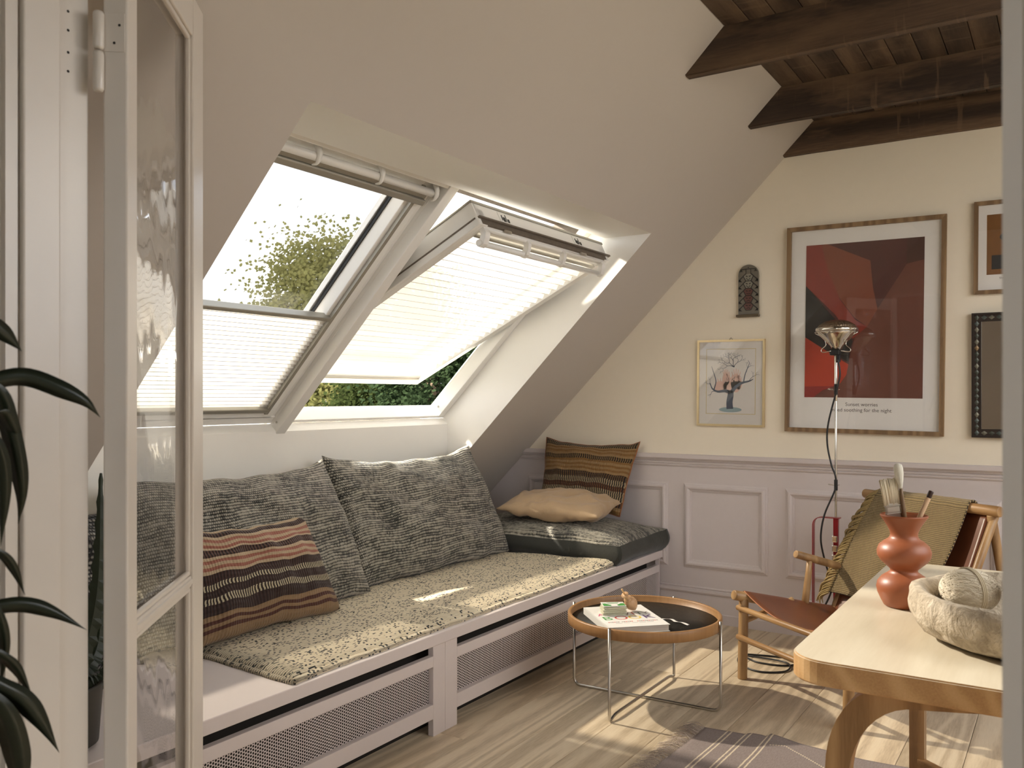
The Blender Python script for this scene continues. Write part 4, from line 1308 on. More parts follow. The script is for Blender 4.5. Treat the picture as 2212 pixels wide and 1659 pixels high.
# knitted throw hanging over the chair back
def knit():
    n = NT('knitted_olive_wool', rough=0.95, sheen=0.2)
    uv = n.uv(); s = n.sep(uv)
    v = n.math('MULTIPLY', s[1], 92.0); u = n.math('ADD', n.math('MULTIPLY', s[0], 78.0), n.math('MULTIPLY', n.math('FLOOR', v), 0.5))
    a = n.math('SINE', n.math('MULTIPLY', n.math('FRACT', u), pi)); b = n.math('SINE', n.math('MULTIPLY', n.math('FRACT', v), pi))
    h = n.math('MULTIPLY', n.math('POWER', a, 0.6), n.math('POWER', b, 0.6))
    t = n.noise(uv, 40, 2)
    n.set('color', n.mix(n.math('MULTIPLY', h, n.math('MULTIPLY_ADD', t, 0.5, 0.7)), L(66, 52, 30), L(182, 158, 110)))
    n.bump(h, 0.9, 0.004)
    return n.m
m_knit = knit()
thr = thing('throw_blanket', 'olive beige knitted throw with fringe draped over the chair back', 'throw', tuple(CA), CR)
def throw_fn(u, v):
    x0, x1 = 0.055, 0.545
    L_back, L_front, rb_ = 0.16, 0.50, 0.030
    x = x0 + (x1 - x0) * u
    s_ = v * (L_back + pi * rb_ * 0.85 + L_front)
    q = Vector((x * 6, s_ * 5, 2.0))
    if s_ < L_back:
        d = L_back - s_
        p = Vector((x, 0.752 + 0.10 * d, 0.768 - d))
    elif s_ < L_back + pi * rb_ * 0.85:
        a = (s_ - L_back) / rb_
        p = Vector((x, 0.722 + rb_ * cos(a), 0.768 + rb_ * sin(a)))
    else:
        d = s_ - L_back - pi * rb_ * 0.85
        p = Vector((x - 0.12 * (1 - u) * d - 0.05 * u * d, 0.695 - 0.43 * d, 0.775 - 0.875 * d))
        sagq = sin(pi * u) * 0.018
        p.y += sagq * min(1, d * 5)
        p.y -= 0.010 * (0.5 + mnoise.noise(q)) + 0.006 * sin(u * 16 + d * 6) * min(1, d * 6)
    p.z += 0.004 * mnoise.noise(q * 2)
    p.x += 0.010 * mnoise.noise(q * 0.8 + Vector((5, 0, 0)))
    return p
sheet(throw_fn, 46, 56, 0.007).build('knitted_cloth', m_knit, thr, False)
fr = MB()
rf = random.Random(5)
for k in range(64):
    v = 0.05 + 0.95 * k / 63
    p = throw_fn(0.0, min(1, v)) + Vector((0, -0.006, 0))
    ln_ = rf.uniform(0.06, 0.10)
    dx = rf.uniform(-0.9, -0.4); dz = -1.0 + rf.uniform(-0.1, 0.3)
    for m_ in range(3):
        o_ = Vector((rf.uniform(-.004, .004), rf.uniform(-.006, .004), rf.uniform(-.004, .004)))
        e2 = p + Vector((dx, rf.uniform(-0.35, 0.0), dz)).normalized() * ln_ * rf.uniform(0.85, 1.1)
        mid = (p + e2) / 2 + Vector((-0.012, -0.008, 0.006)) + o_
        fr.tube(bez([p + Vector((0.008, 0, 0)), mid, e2], 6), 0.0022, 5, rs=[0.0042, 0.004, 0.0036, 0.0032, 0.0028, 0.0024, 0.002][:7])
fo = fr.build('fringe', plain('fringe_wool', L(150, 128, 84), 0.95), thr, False)
fo['kind'] = 'stuff'

# ================================================================== floor lamp
LP = Vector((-0.946, 4.300, 0))
lamp = thing('floor_lamp', 'floor lamp with red steel base, thin pole and car headlight bulb', 'lamp', tuple(LP))
hb_ = MB()
hb_.bbox(-0.115, 0.015, -0.135, 0.10, 0.0, 0.012, 0.003)
hb_.build('foot_plate', m_red, lamp, False)
MB().bbox(-0.105, 0.005, -0.105, 0.06, 0.012, 0.085, 0.006).build('transformer', m_red, lamp, False)
arch = round_path([(-0.104, 0, 0.012), (-0.104, 0, 0.643), (0.02, 0, 0.643)], 0.045, 8)
mb = MB()
vs, fs = [], []
for i, p in enumerate(arch):
    t = (arch[min(i + 1, len(arch) - 1)] - arch[max(i - 1, 0)]).normalized()
    nn = Vector((t.z, 0, -t.x))
    for (a, b_) in ((-0.02, -0.0015), (0.02, -0.0015), (0.02, 0.0015), (-0.02, 0.0015)):
        vs.append(p + Vector((0, a, 0)) + nn * b_)
for i in range(len(arch) - 1):
    for k in range(4): fs.append((i * 4 + k, i * 4 + (k + 1) % 4, i * 4 + 4 + (k + 1) % 4, i * 4 + 4 + k))
fs += [(3, 2, 1, 0), tuple(len(vs) - 4 + k for k in range(4))]
mb.add(vs, fs).build('handle_frame', m_red, lamp, False)
MB().bbox(-0.010, 0.012, -0.012, 0.012, 0.012, 0.641, 0.002).build('upright', m_red, lamp, False)
MB().rod((0, 0, 0.10), (0, 0, 1.425), 0.0055, 14, 0.002).build('pole', m_chrome, lamp, False)
MB().rod((0, 0, 1.20), (0, 0, 1.425), 0.0075, 14, 0.002).build('pole_sleeve', m_chrome, lamp, False)
for z in (1.255, 0.80):
    MB().rod((0, 0, z - 0.026), (0, 0, z + 0.026), 0.0085, 12, 0.002).build('cord_clip', m_black, lamp, False)
    MB().tube(bez([(-0.010, -0.012, z), (-0.030, -0.010, z + 0.004), (-0.034, 0.002, z), (-0.012, 0.010, z - 0.003), (0.016, 0.006, z)], 16), 0.0015, 6).build('spring_wire', m_chrome, lamp, False)
for z in (0.455, 0.50, 0.545):
    MB().bbox(-0.014, 0.010, -0.022, -0.011, z - 0.016, z + 0.016, 0.004).build('thumb_clamp', m_chrome, lamp, False)
MB().bbox(-0.026, 0.020, -0.018, 0.018, 1.418, 1.445, 0.004).build('bulb_holder', m_black, lamp, False)
MB().bbox(0.005, 0.020, -0.012, 0.012, 1.385, 1.42, 0.003).build('switch', m_black, lamp, False)
BC = Vector((0.004, 0, 0))
MB().lathe([(0.022, 1.445), (0.030, 1.462), (0.058, 1.490), (0.082, 1.515), (0.0915, 1.530), (0.0915, 1.533)], 48, BC).build('reflector', m_chrome, lamp, False)
m_bulbglass = NT('ribbed_bulb_glass', rough=0.15)
m_bulbglass.set('color', L(120, 102, 82)); m_bulbglass.set('metal', 0.55)
vv = m_bulbglass.voro(m_bulbglass.obj(), 160)
m_bulbglass.bump(vv, 0.7, 0.003)
MB().lathe([(0.093, 1.530), (0.096, 1.534), (0.096, 1.544), (0.092, 1.548)], 48, BC).build('bulb_rim', m_chrome, lamp, False)
MB().lathe([(0.092, 1.547), (0.080, 1.562), (0.058, 1.576), (0.030, 1.584), (0.0, 1.587)], 48, BC).build('bulb_lens', m_bulbglass.m, lamp, False)
for s_ in (-1, 1):
    pts = bez([(0.004 + s_ * 0.022, -0.02, 1.437), (0.004 + s_ * 0.060, -0.02, 1.432), (0.004 + s_ * 0.066, -0.02, 1.445), (0.004 + s_ * 0.045, -0.018, 1.468), (0.004 + s_ * 0.060, -0.015, 1.500), (0.004 + s_ * 0.097, -0.010, 1.524)], 24)
    MB().tube(pts, 0.0022, 8).build('bail_wire', m_chrome, lamp, False)
MB().tube([(0.004 + 0.0985 * cos(a), 0.0985 * sin(a), 1.526) for a in [2 * pi * k / 40 for k in range(40)]], 0.002, 6, closed=True).build('bail_ring', m_chrome, lamp, False)
cord = bez([(0.012, -0.016, 1.40), (0.022, -0.016, 1.33), (0.008, -0.015, 1.255), (-0.030, -0.016, 1.10), (-0.036, -0.016, 1.00), (-0.018, -0.016, 0.90), (0.002, -0.016, 0.84), (0.0, -0.016, 0.78), (-0.045, -0.030, 0.66), (-0.060, -0.040, 0.55), (-0.045, -0.035, 0.45), (-0.015, -0.03, 0.34), (-0.02, -0.03, 0.28), (-0.075, -0.04, 0.15), (-0.09, -0.06, 0.06), (-0.085, -0.17, 0.006), (-0.13, -0.33, 0.005), (-0.26, -0.36, 0.005), (-0.36, -0.30, 0.005), (-0.33, -0.42, 0.005), (-0.22, -0.49, 0.005), (-0.12, -0.42, 0.005), (-0.15, -0.31, 0.010), (-0.35, -0.28, 0.005), (-0.30, -0.25, 0.005), (-0.10, -0.20, 0.005)], 200)
MB().tube(cord, 0.0042, 8).build('cord', m_black, lamp, False)

# ================================================================== work table
TT = 0.72
tb = thing('work_table', 'pale birch table with rounded corners and bent wood legs', 'table', (-0.092, 2.27, 0))
def rounded_rect(x0, x1, y0, y1, r, n=8):
    out = []
    for cx_, cy_, a0_ in ((x1 - r, y0 + r, -pi / 2), (x1 - r, y1 - r, 0), (x0 + r, y1 - r, pi / 2), (x0 + r, y0 + r, pi)):
        for k in range(n + 1):
            a = a0_ + pi / 2 * k / n
            out.append((cx_ + r * cos(a), cy_ + r * sin(a)))
    return out
TX0, TX1, TY0, TY1 = -0.467, 0.283, 1.690, 2.850
rp_ = rounded_rect(TX0, TX1, TY0, TY1, 0.075)
bm = bmesh.new()
bv = [bm.verts.new((x, y, TT - 0.047)) for x, y in rp_]
f0 = bm.faces.new(bv)
ex = bmesh.ops.extrude_face_region(bm, geom=[f0])
bmesh.ops.translate(bm, verts=[g for g in ex['geom'] if isinstance(g, bmesh.types.BMVert)], vec=(0, 0, 0.047))
bmesh.ops.recalc_face_normals(bm, faces=list(bm.faces))
ed = [e for e in bm.edges if abs(e.verts[0].co.z - e.verts[1].co.z) < 1e-5]
bmesh.ops.bevel(bm, geom=ed, offset=0.003, segments=2, affect='EDGES')
mb = MB(); bm.normal_update()
ups = [f.normal.z > 0.5 for f in bm.faces]
mb.frombm(bm)
mb.mi = [0 if u else 1 for u in ups]
mb.build('tabletop', [m_birch, m_birchy], tb)
def L_leg(x, sgn, y0, y1):
    out = []
    w_ = 0.040
    # outer curve from foot up and over
    pts_o = [(0, 0.0), (0, 0.50)] + [(0.115 - 0.115 * cos(a), 0.50 + 0.173 * sin(a)) for a in [pi / 2 * k / 10 for k in range(1, 11)]] + [(0.30, 0.673)]
    pts_i = [(0.30, 0.664), (0.235, 0.655)] + [(0.165 - 0.123 * cos(a), 0.48 + 0.166 * sin(a)) for a in [pi / 2 * k / 10 for k in range(9, 0, -1)]] + [(w_, 0.46), (w_, 0.0)]
    return MB().prism([(x + sgn * a, z) for a, z in pts_o + pts_i], 1, y0, y1)
for x, s_ in ((-0.402, 1), (0.218, -1)):
    for y0 in (1.735, 2.762):
        L_leg(x, s_, y0, y0 + 0.048).build('bent_leg', m_oak, tb)
MB().bbox(0, 0.55, -0.012, 0.012, 0.09, 0.165, 0.003, Matrix.Translation((-0.378, 2.775, 0)) @ Matrix.Rotation(radians(-38), 4, 'Z')).build('stretcher_board', m_oakx, tb)

# vase with brushes
def terracotta():
    n = NT('terracotta', rough=0.42)
    f = n.noise(n.obj(), 14, 4)
    n.set('color', n.mix(f, L(142, 78, 47), L(160, 95, 62)))
    return n.m
VC = Vector((-0.338, 2.245, TT))
va = thing('vase', 'double gourd shaped terracotta vase with flared rim holding brushes', 'vase', tuple(VC))
vp = [(0.0, 0.0), (0.040, 0.0), (0.045, 0.003), (0.052, 0.016), (0.059, 0.032), (0.0615, 0.045), (0.059, 0.058), (0.050, 0.070), (0.038, 0.078), (0.0305, 0.084), (0.031, 0.089), (0.040, 0.097), (0.052, 0.108), (0.0595, 0.120), (0.0605, 0.132), (0.056, 0.145), (0.045, 0.155), (0.034, 0.162), (0.0305, 0.169), (0.031, 0.177), (0.037, 0.190), (0.0455, 0.204), (0.0525, 0.214), (0.0535, 0.2175), (0.0515, 0.219), (0.046, 0.212), (0.036, 0.195), (0.026, 0.175), (0.024, 0.165), (0.03, 0.15), (0.0, 0.13)]
MB().lathe(vp, 64).build('vase_body', terracotta(), va, False)
def bristle(c1, c2):
    n = NT('bristles', rough=0.8)
    f = n.noise(n.scale(n.obj(), (420, 420, 12)), 1, 2)
    n.set('color', n.mix(f, c1, c2)); n.bump(f, 0.6, 0.002)
    return n.m
# flat brush
fb = thing('flat_brush', 'wide flat paintbrush with cream bristles and metal ferrule in the vase', 'brush', tuple(VC + Vector((-0.012, -0.004, 0.16))), 0, 'brushes in the vase')
Mf = Matrix.Translation(VC + Vector((-0.018, -0.004, 0.192))) @ Matrix.Rotation(radians(28), 4, 'Z') @ Matrix.Rotation(radians(-9), 4, 'Y')
MB().bbox(-0.017, 0.017, -0.006, 0.006, -0.01, 0.055, 0.003, Mf).bbox(-0.018, 0.018, -0.007, 0.007, 0.046, 0.050, 0.001, Mf).bbox(-0.018, 0.018, -0.007, 0.007, 0.028, 0.031, 0.001, Mf).build('ferrule', m_steel, fb)
bb_m = bristle(L(206, 190, 158), L(238, 228, 204))
mb = MB()
rf = random.Random(9)
for k in range(90):
    a = -0.0175 + 0.035 * rf.random(); d = rf.uniform(-0.005, 0.005)
    mb.tube([Mf @ Vector((a, d, 0.05)), Mf @ Vector((a * 1.06, d, 0.09)), Mf @ Vector((a * 1.12 + rf.uniform(-.001, .001), d * 1.1, 0.112 + rf.uniform(-0.004, 0.002)))], 0.0016, 5, rs=[0.0018, 0.0018, 0.0012])
mb.build('bristles', bb_m, fb)
# round brush
rbh = thing('round_brush', 'round white mop brush standing tallest in the vase', 'brush', tuple(VC + Vector((0.004, 0.0, 0.16))), 0, 'brushes in the vase')
Mr = Matrix.Translation(VC + Vector((0.006, 0.0, 0.170))) @ Matrix.Rotation(radians(28), 4, 'Z') @ Matrix.Rotation(radians(-7), 4, 'Y')
MB().tube([Mr @ Vector((0, 0, z)) for z in (-0.02, 0.06, 0.095, 0.112)], 0.004, 12, rs=[0.006, 0.0055, 0.0045, 0.0035]).build('handle', m_frameoak, rbh)
MB().lathe([(0.003, 0.110), (0.005, 0.118), (0.0085, 0.135), (0.0105, 0.150), (0.0105, 0.160), (0.009, 0.168), (0.004, 0.172), (0.0, 0.1725)], 20, M=Mr).build('bristles', bristle(L(196, 192, 176), L(236, 232, 218)), rbh)
# pencil
pn = thing('chunky_pencil', 'pale wooden stick with a dark brown end leaning right in the vase', 'pencil', tuple(VC + Vector((0.02, 0.0, 0.17))), 0, 'brushes in the vase')
Mp = Matrix.Translation(VC + Vector((0.016, 0.0, 0.17))) @ Matrix.Rotation(radians(30), 4, 'Z') @ Matrix.Rotation(radians(24), 4, 'Y')
MB().rod(Mp @ Vector((0, 0, -0.01)), Mp @ Vector((0, 0, 0.098)), 0.0058, 8, 0.001).build('wooden_shaft', plain('pink_wood', L(206, 172, 136), 0.5), pn)
MB().rod(Mp @ Vector((0, 0, 0.0985)), Mp @ Vector((0, 0, 0.116)), 0.0060, 12, 0.002).build('dark_end', plain('dark_brown_paint', L(52, 30, 22), 0.35), pn)

# stone bowl
def stone():
    n = NT('rough_stone', rough=0.9)
    o = n.obj()
    f = n.noise(o, 9, 8, 0.65)
    g = n.noise(n.scale(o, (1, 1, 0.5)), 46, 5, 0.65, 0.6)
    n.set('color', n.ramp(n.math('MULTIPLY_ADD', g, 0.5, n.math('MULTIPLY', f, 0.5)), [(0.3, L(130, 116, 98)), (0.52, L(192, 178, 156)), (0.75, L(222, 211, 193))]))
    n.bump(n.math('ADD', n.math('MULTIPLY', f, 2.0), g), 0.9, 0.012)
    return n.m
BC_ = Vector((-0.066, 2.055, TT))
bw_ = thing('stone_bowl', 'rough pale stone bowl on the birch table', 'bowl', tuple(BC_))
mb = MB()
prof = [(0.0, 0.003), (0.13, 0.002), (0.182, 0.004), (0.208, 0.016), (0.226, 0.040), (0.233, 0.066), (0.232, 0.086), (0.225, 0.098), (0.213, 0.101), (0.200, 0.096), (0.190, 0.082), (0.180, 0.056), (0.160, 0.034), (0.10, 0.026), (0.0, 0.024)]
seg = 84
vs = []
pp = []
for i in range(len(prof) - 1):
    for k in range(4):
        t = k / 4
        pp.append((prof[i][0] * (1 - t) + prof[i + 1][0] * t, prof[i][1] * (1 - t) + prof[i + 1][1] * t))
pp.append(prof[-1])
mb.lathe(pp, seg)
nv = []
for v in mb.v:
    v = Vector(v); r = Vector((v.x, v.y, 0))
    if r.length > 0.01 and v.z > 0.006:
        d = 0.011 * mnoise.noise(Vector((v.x * 9, v.y * 9, v.z * 6))) + 0.006 * mnoise.noise(Vector((v.x * 38, v.y * 38, v.z * 20)))
        v += r.normalized() * d
        v.z += 0.006 * mnoise.noise(Vector((v.x * 7 + 3, v.y * 7, 0))) * (v.z / 0.11)
    nv.append(tuple(v))
mb.v = nv
mb.build('bowl_body', stone(), bw_, False)

# ball of twine
TC = Vector((-0.185, 2.085, TT + 0.086))
tw = thing('twine_ball', 'ball of natural linen twine inside the stone bowl', 'twine', tuple(TC))
mb = MB()
vs, fs = [], []
def twine_core():
    n = NT('linen_twine', rough=0.9)
    f = n.noise(n.scale(n.obj(), (40, 220, 90), rot=(0.5, 0.3, 0.8)), 1, 2)
    n.set('color', n.mix(f, L(192, 178, 152), L(244, 236, 218))); n.bump(f, 0.8, 0.004)
    return n.m
m_twine = twine_core()
MB().lathe([(0.0, -0.046)] + [(0.058 * sin(pi * k / 14), -0.046 * cos(pi * k / 14)) for k in range(1, 14)] + [(0.0, 0.046)], 36).build('core', m_twine, tw, False)
wind = MB()
rf = random.Random(2)
for k in range(70):
    tilt = rf.uniform(0.35, 0.95); az = rf.uniform(0, 2 * pi)
    ax_ = Vector((sin(tilt) * cos(az), sin(tilt) * sin(az), cos(tilt)))
    u_ = ax_.orthogonal().normalized(); w__ = ax_.cross(u_)
    off = rf.uniform(-0.35, 0.35)
    pts = []
    for i in range(26):
        a = 2 * pi * i / 26
        p = (u_ * cos(a) + w__ * sin(a)) * sqrt(1 - off * off) + ax_ * off
        pts.append(Vector((p.x * 0.0585, p.y * 0.0585, p.z * 0.0465)))
    wind.tube(pts, 0.0011, 4, closed=True)
wo_ = wind.build('windings', m_twine, tw, False); wo_['kind'] = 'stuff'
band = MB()
for o_ in (-0.0035, 0.0, 0.0035):
    a1_ = [2 * pi * i / 40 for i in range(40)]
    band.tube([Matrix.Rotation(radians(35), 3, 'Z') @ Vector((o_, 0.0595 * cos(a), 0.0478 * sin(a))) for a in a1_], 0.0017, 6, closed=True)
band.build('tie', plain('pale_string', L(214, 202, 176), 0.9), tw, False)
MB().tube(bez([(0.05, 0.02, 0.0), (0.08, 0.0, 0.01), (0.11, -0.01, -0.01), (0.13, 0.01, -0.02)], 16), 0.0015, 6).build('loose_end', plain('string', L(220, 208, 184), 0.9), tw, False)
# dried flower head
dfp = thing('dried_flower', 'fluffy rust brown dried flower head in the stone bowl', 'dried flower', (-0.055, 2.065, TT + 0.062))
mb = MB()
rf = random.Random(11)
for k in range(620):
    a, b_ = rf.uniform(0, 2 * pi), rf.uniform(-0.2, 1.45)
    d = Vector((cos(a) * cos(b_), sin(a) * cos(b_), sin(b_)))
    r0 = 0.016; r1 = rf.uniform(0.045, 0.066)
    p0 = Vector((0, 0, 0.035)) + d * r0; p1 = Vector((0, 0, 0.035)) + Vector((d.x, d.y, d.z * 1.15)) * r1
    s_ = d.orthogonal().normalized() * rf.uniform(0.002, 0.004)
    mb.add([p0 - s_ * 0.4, p0 + s_ * 0.4, p1 + s_ + Vector((0, 0, rf.uniform(-.006, .006))), p1 - s_ + Vector((rf.uniform(-.006, .006), 0, 0))], [(0, 1, 2, 3)])
pt = mb.build('petals', plain('rust_petals', L(158, 104, 56), 0.9), dfp, False); pt['kind'] = 'stuff'
MB().rod((0, 0, -0.035), (0, 0, 0.05), 0.004, 8).build('stem', plain('dry_stem', L(120, 86, 50), 0.9), dfp, False)

# ================================================================== rug
def rug_mat():
    n = NT('mauve_woven_rug', rough=0.95)
    uv = n.uv(); s = n.sep(uv)
    t = n.noise(n.scale(uv, (260, 60, 1)), 1, 3)
    base = n.mix(t, L(122, 110, 108), L(160, 148, 144))
    wob = n.math('MULTIPLY', n.math('SUBTRACT', n.noise(uv, 60, 1), 0.5), 0.003)
    x = n.math('ADD', s[0], wob)
    lines = None
    for c in (0.085, 0.100, 0.150, 0.165, 0.225, 0.240):
        l_ = n.math('LESS_THAN', n.math('ABSOLUTE', n.math('SUBTRACT', x, c)), 0.0028)
        lines = l_ if lines is None else n.math('MAXIMUM', lines, l_)
    # zigzag stitched band
    zz = n.math('ADD', n.math('PINGPONG', n.math('SUBTRACT', s[0], 0.30), 0.16), 0.0)
    yy = n.math('SUBTRACT', s[1], n.math('MULTIPLY_ADD', zz, -0.55, 0.90))
    zl = n.math('LESS_THAN', n.math('ABSOLUTE', yy), 0.0038)
    zl = n.math('MULTIPLY', zl, n.math('GREATER_THAN', s[0], 0.25))
    zl = n.math('MULTIPLY', zl, n.math('GREATER_THAN', n.math('FRACT', n.math('MULTIPLY', s[0], 120.0)), 0.35))
    lines = n.math('MAXIMUM', lines, zl)
    n.set('color', n.mix(lines, base, L(212, 198, 176)))
    n.bump(n.math('ADD', t, lines), 0.4, 0.003)
    return n.m
m_rug = rug_mat()
rg = thing('rug', 'small mauve grey woven rug with cream stripes and fringed end', 'rug', (-0.6, 2.6, 0))
RX0, RX1, RYa, RYb = -1.135, 0.30, 2.10, 3.06
def rug_fn(u, v):
    x = RX0 + (RX1 - RX0) * u; y = RYa + (RYb - RYa) * v
    q = Vector((x * 3, y * 3, 0))
    y += v * (0.085 * u + 0.022 * sin(u * 11.0) * (u > 0.1) + 0.010 * mnoise.noise(q * 2))
    x += -0.03 * (1 - u) * (1 - v) + 0.012 * mnoise.noise(q + Vector((3, 3, 3))) * (1 - u)
    z = 0.0045 + 0.004 * max(0, mnoise.noise(q * 1.4)) + 0.016 * max(0.0, v - 0.85) / 0.15 * max(0, sin(u * 11.0 + 0.6)) * (u > 0.15)
    return Vector((x, y, z))
mb = sheet(rug_fn, 80, 60, 0.005)
mb.uvs = [(u * (RX1 - RX0), v * 0.96) for u, v in mb.uvs]
mb.build('woven_cloth', m_rug, rg)
fr = MB()
rf = random.Random(21)
for k in range(150):
    v = k / 149
    p = rug_fn(0, v)
    for m_ in range(3):
        ln_ = rf.uniform(0.035, 0.085)
        d = Vector((-1, rf.uniform(-0.7, 0.5), 0)).normalized() * ln_
        pts = [p + Vector((0.006, 0, 0.001)), p + d * 0.4 + Vector((0, rf.uniform(-.006, .006), rf.uniform(0.002, 0.016))), p + d + Vector((0, rf.uniform(-.012, .012), 0.0))]
        pts[2].z = rf.uniform(0.002, 0.006)
        fr.tube(bez(pts, 6), 0.0009, 4)
fo = fr.build('fringe', plain('rug_fringe', L(190, 176, 164), 0.95), rg); fo['kind'] = 'stuff'

# ================================================================== glowing globe added out of view to brighten the room
PL = Vector((0.98, 2.35, 2.12))
fill_root = thing('fill_globe', 'unseen glowing globe added as fill light in the right half of the room', 'lamp', (PL.x, PL.y, PL.z))
n = NT('fill_emission')
em = n.n('ShaderNodeEmission'); em.inputs[0].default_value = (1.0, 0.93, 0.83, 1); em.inputs[1].default_value = FILL_GLOW
n.t.links.new(em.outputs[0], n.o.inputs['Surface'])
MB().lathe([(0.0, -0.29)] + [(0.30 * sin(pi * k / 24), -0.29 * cos(pi * k / 24)) for k in range(1, 24)] + [(0.0, 0.29)], 40, PL).build('globe_shell', n.m, fill_root)
MB().rod((PL.x, PL.y, PL.z + 0.28), (PL.x, PL.y, ZC), 0.004, 8).build('cable', m_black, fill_root)
# ================================================================== pictures on the gable wall
FY = YG
def pic_frame(root, x0, x1, z0, z1, bw, depth, mat, name='frame_side'):
    """four mitred sides, in wall coordinates relative to the root (root at the wall)"""
    for k in range(4):
        mb = MB()
        o = [(x0, z0), (x1, z0), (x1, z1), (x0, z1)]
        i_ = [(x0 + bw, z0 + bw), (x1 - bw, z0 + bw), (x1 - bw, z1 - bw), (x0 + bw, z1 - bw)]
        a, b_ = o[k], o[(k + 1) % 4]
        c, d = i_[(k + 1) % 4], i_[k]
        vs = [(p[0], -0.002, p[1]) for p in (a, b_, c, d)] + [(p[0], -depth, p[1]) for p in (a, b_, c, d)]
        mb.add(vs, [(0, 3, 2, 1), (4, 5, 6, 7), (0, 1, 5, 4), (1, 2, 6, 5), (2, 3, 7, 6), (3, 0, 4, 7)])
        mb.build(name, mat, root, False)
def flat(mb, pts, d):
    mb.add([(x, -d, z) for x, z in pts], [tuple(range(len(pts)))[::-1]])
def picture(name, label, cx_, cz_, w, h, bw, depth, fmat, paper, tilt=0.0, group='pictures on the gable wall', glass=True):
    root = thing(name, label, 'picture', (cx_, FY, cz_), 0, group)
    root.rotation_euler = (0, tilt, 0)
    pic_frame(root, -w / 2, w / 2, -h / 2, h / 2, bw, depth, fmat)
    mb = MB().box(-w / 2 + bw * 0.6, w / 2 - bw * 0.6, -0.008, -0.004, -h / 2 + bw * 0.6, h / 2 - bw * 0.6)
    pp_ = mb.build('mount', paper, root, False)
    if glass:
        MB().box(-w / 2 + bw * 0.7, w / 2 - bw * 0.7, -0.0155, -0.0135, -h / 2 + bw * 0.7, h / 2 - bw * 0.7).build('glazing', m_picglass, root, False)
    return root, pp_
def ink_m(name, c, rough=0.55, var=0.12):
    n = NT(name, rough=rough)
    f = n.noise(n.scale(n.obj(), (1, 1, 1)), 18, 5, 0.65)
    n.set('color', n.mix(f, tuple(max(0, q * (1 - var)) for q in c[:3]), tuple(min(1, q * (1 + var)) for q in c[:3])))
    return n.m
# --- large abstract print
big, bigm = picture('framed_print', 'large oak framed abstract print in reds, browns and black', -0.867, 1.5585, 0.736, 1.040, 0.021, 0.026, m_frameoak, m_paper, radians(0.75))
AW, AH = 0.547, 0.768
ac = (0.0, 0.040)
def A(s_, t): return (ac[0] + (s_ - 0.5) * AW, ac[1] + (0.5 - t) * AH)
pal = [ink_m('print_dark_brown', L(74, 40, 32)), ink_m('print_maroon', L(84, 40, 36)), ink_m('print_red', L(142, 56, 44)), ink_m('print_rust', L(134, 72, 50)),
       ink_m('print_brown', L(112, 64, 50)), ink_m('print_black', L(28, 26, 24)), ink_m('print_orange', L(186, 62, 34)), ink_m('print_crimson', L(150, 42, 36)), ink_m('print_umber', L(82, 52, 40))]
mb = MB()
def poly(ci, pts, lay):
    mb.cur = ci
    flat(mb, [A(*p) for p in pts], 0.0083 + lay * 0.0005)
poly(1, [(0, 0), (1, 0), (1, 1), (0, 1)], 0)
poly(0, [(0.86, 0.0), (1, 0), (1, 1), (0.30, 1), (0.62, 0.44), (0.86, 0.16)], 1)
poly(4, [(0.62, 0.44), (0.86, 0.16), (1.0, 0.14), (1, 1), (0.08, 1), (0.15, 0.96), (0.30, 0.92), (0.37, 0.85), (0.40, 0.72), (0.44, 0.60)], 2)
poly(2, [(0, 0), (0.135, 0.0), (0.17, 0.10), (0.30, 0.36), (0.44, 0.50), (0.54, 0.545), (0.42, 0.62), (0.26, 0.46), (0, 0.265)], 3)
poly(3, [(0.135, 0.0), (0.19, 0.0), (0.56, 0.125), (0.585, 0.30), (0.625, 0.435), (0.54, 0.545), (0.43, 0.485), (0.30, 0.355), (0.20, 0.18)], 4)
poly(5, [(0, 0.265), (0.24, 0.47), (0.42, 0.635), (0.40, 0.68), (0.385, 0.77), (0.26, 0.72), (0, 0.605)], 5)
poly(6, [(0, 0.605), (0.20, 0.70), (0.385, 0.785), (0.37, 0.85), (0.32, 0.905), (0.28, 0.925), (0, 0.93)], 6)
poly(7, [(0, 0.93), (0.28, 0.925), (0.16, 0.955), (0.08, 1.0), (0, 1.0)], 7)
mb.build('printed_artwork', pal, bigm, False)
tm = MB()
text_mesh(tm, 'Sunset worries', 0.025, Vector((0.0, -0.0085, -0.385)), (1, 0, 0), (0, 0, 1))
text_mesh(tm, 'need soothing for the night', 0.025, Vector((0.0, -0.0085, -0.413)), (1, 0, 0), (0, 0, 1))
tm.build('printed_caption', plain('caption_ink', L(84, 76, 68), 0.6), bigm, False)

# --- gold framed tree print
m_gold = plain('brushed_gold', (0.74, 0.60, 0.36, 1), 0.35, 0.9)
gld, gldm = picture('framed_tree_print', 'small gold framed print of a bare tree with pink hands', -1.531, 1.293, 0.368, 0.462, 0.011, 0.016, m_gold, plain('grey_paper', (0.74, 0.70, 0.65, 1), 0.6), radians(0.6))
MB().tube([(-0.008, -0.006, 0.231), (0.0, -0.006, 0.242), (0.008, -0.006, 0.231)], 0.0012, 6).build('hanging_loop', m_black, gld, False)
mb = MB()
lw_ = 0.002
for (a0_, a1_, b0_, b1_) in ((-0.135, 0.135, -0.166, -0.163), (-0.135, 0.135, 0.180, 0.183), (-0.135, -0.132, -0.166, 0.183), (0.132, 0.135, -0.166, 0.183)):
    flat(mb, [(a0_, b0_), (a1_, b0_), (a1_, b1_), (a0_, b1_)], 0.0083)
mb.build('printed_border', plain('print_gold', L(206, 186, 130), 0.5), gldm, False)
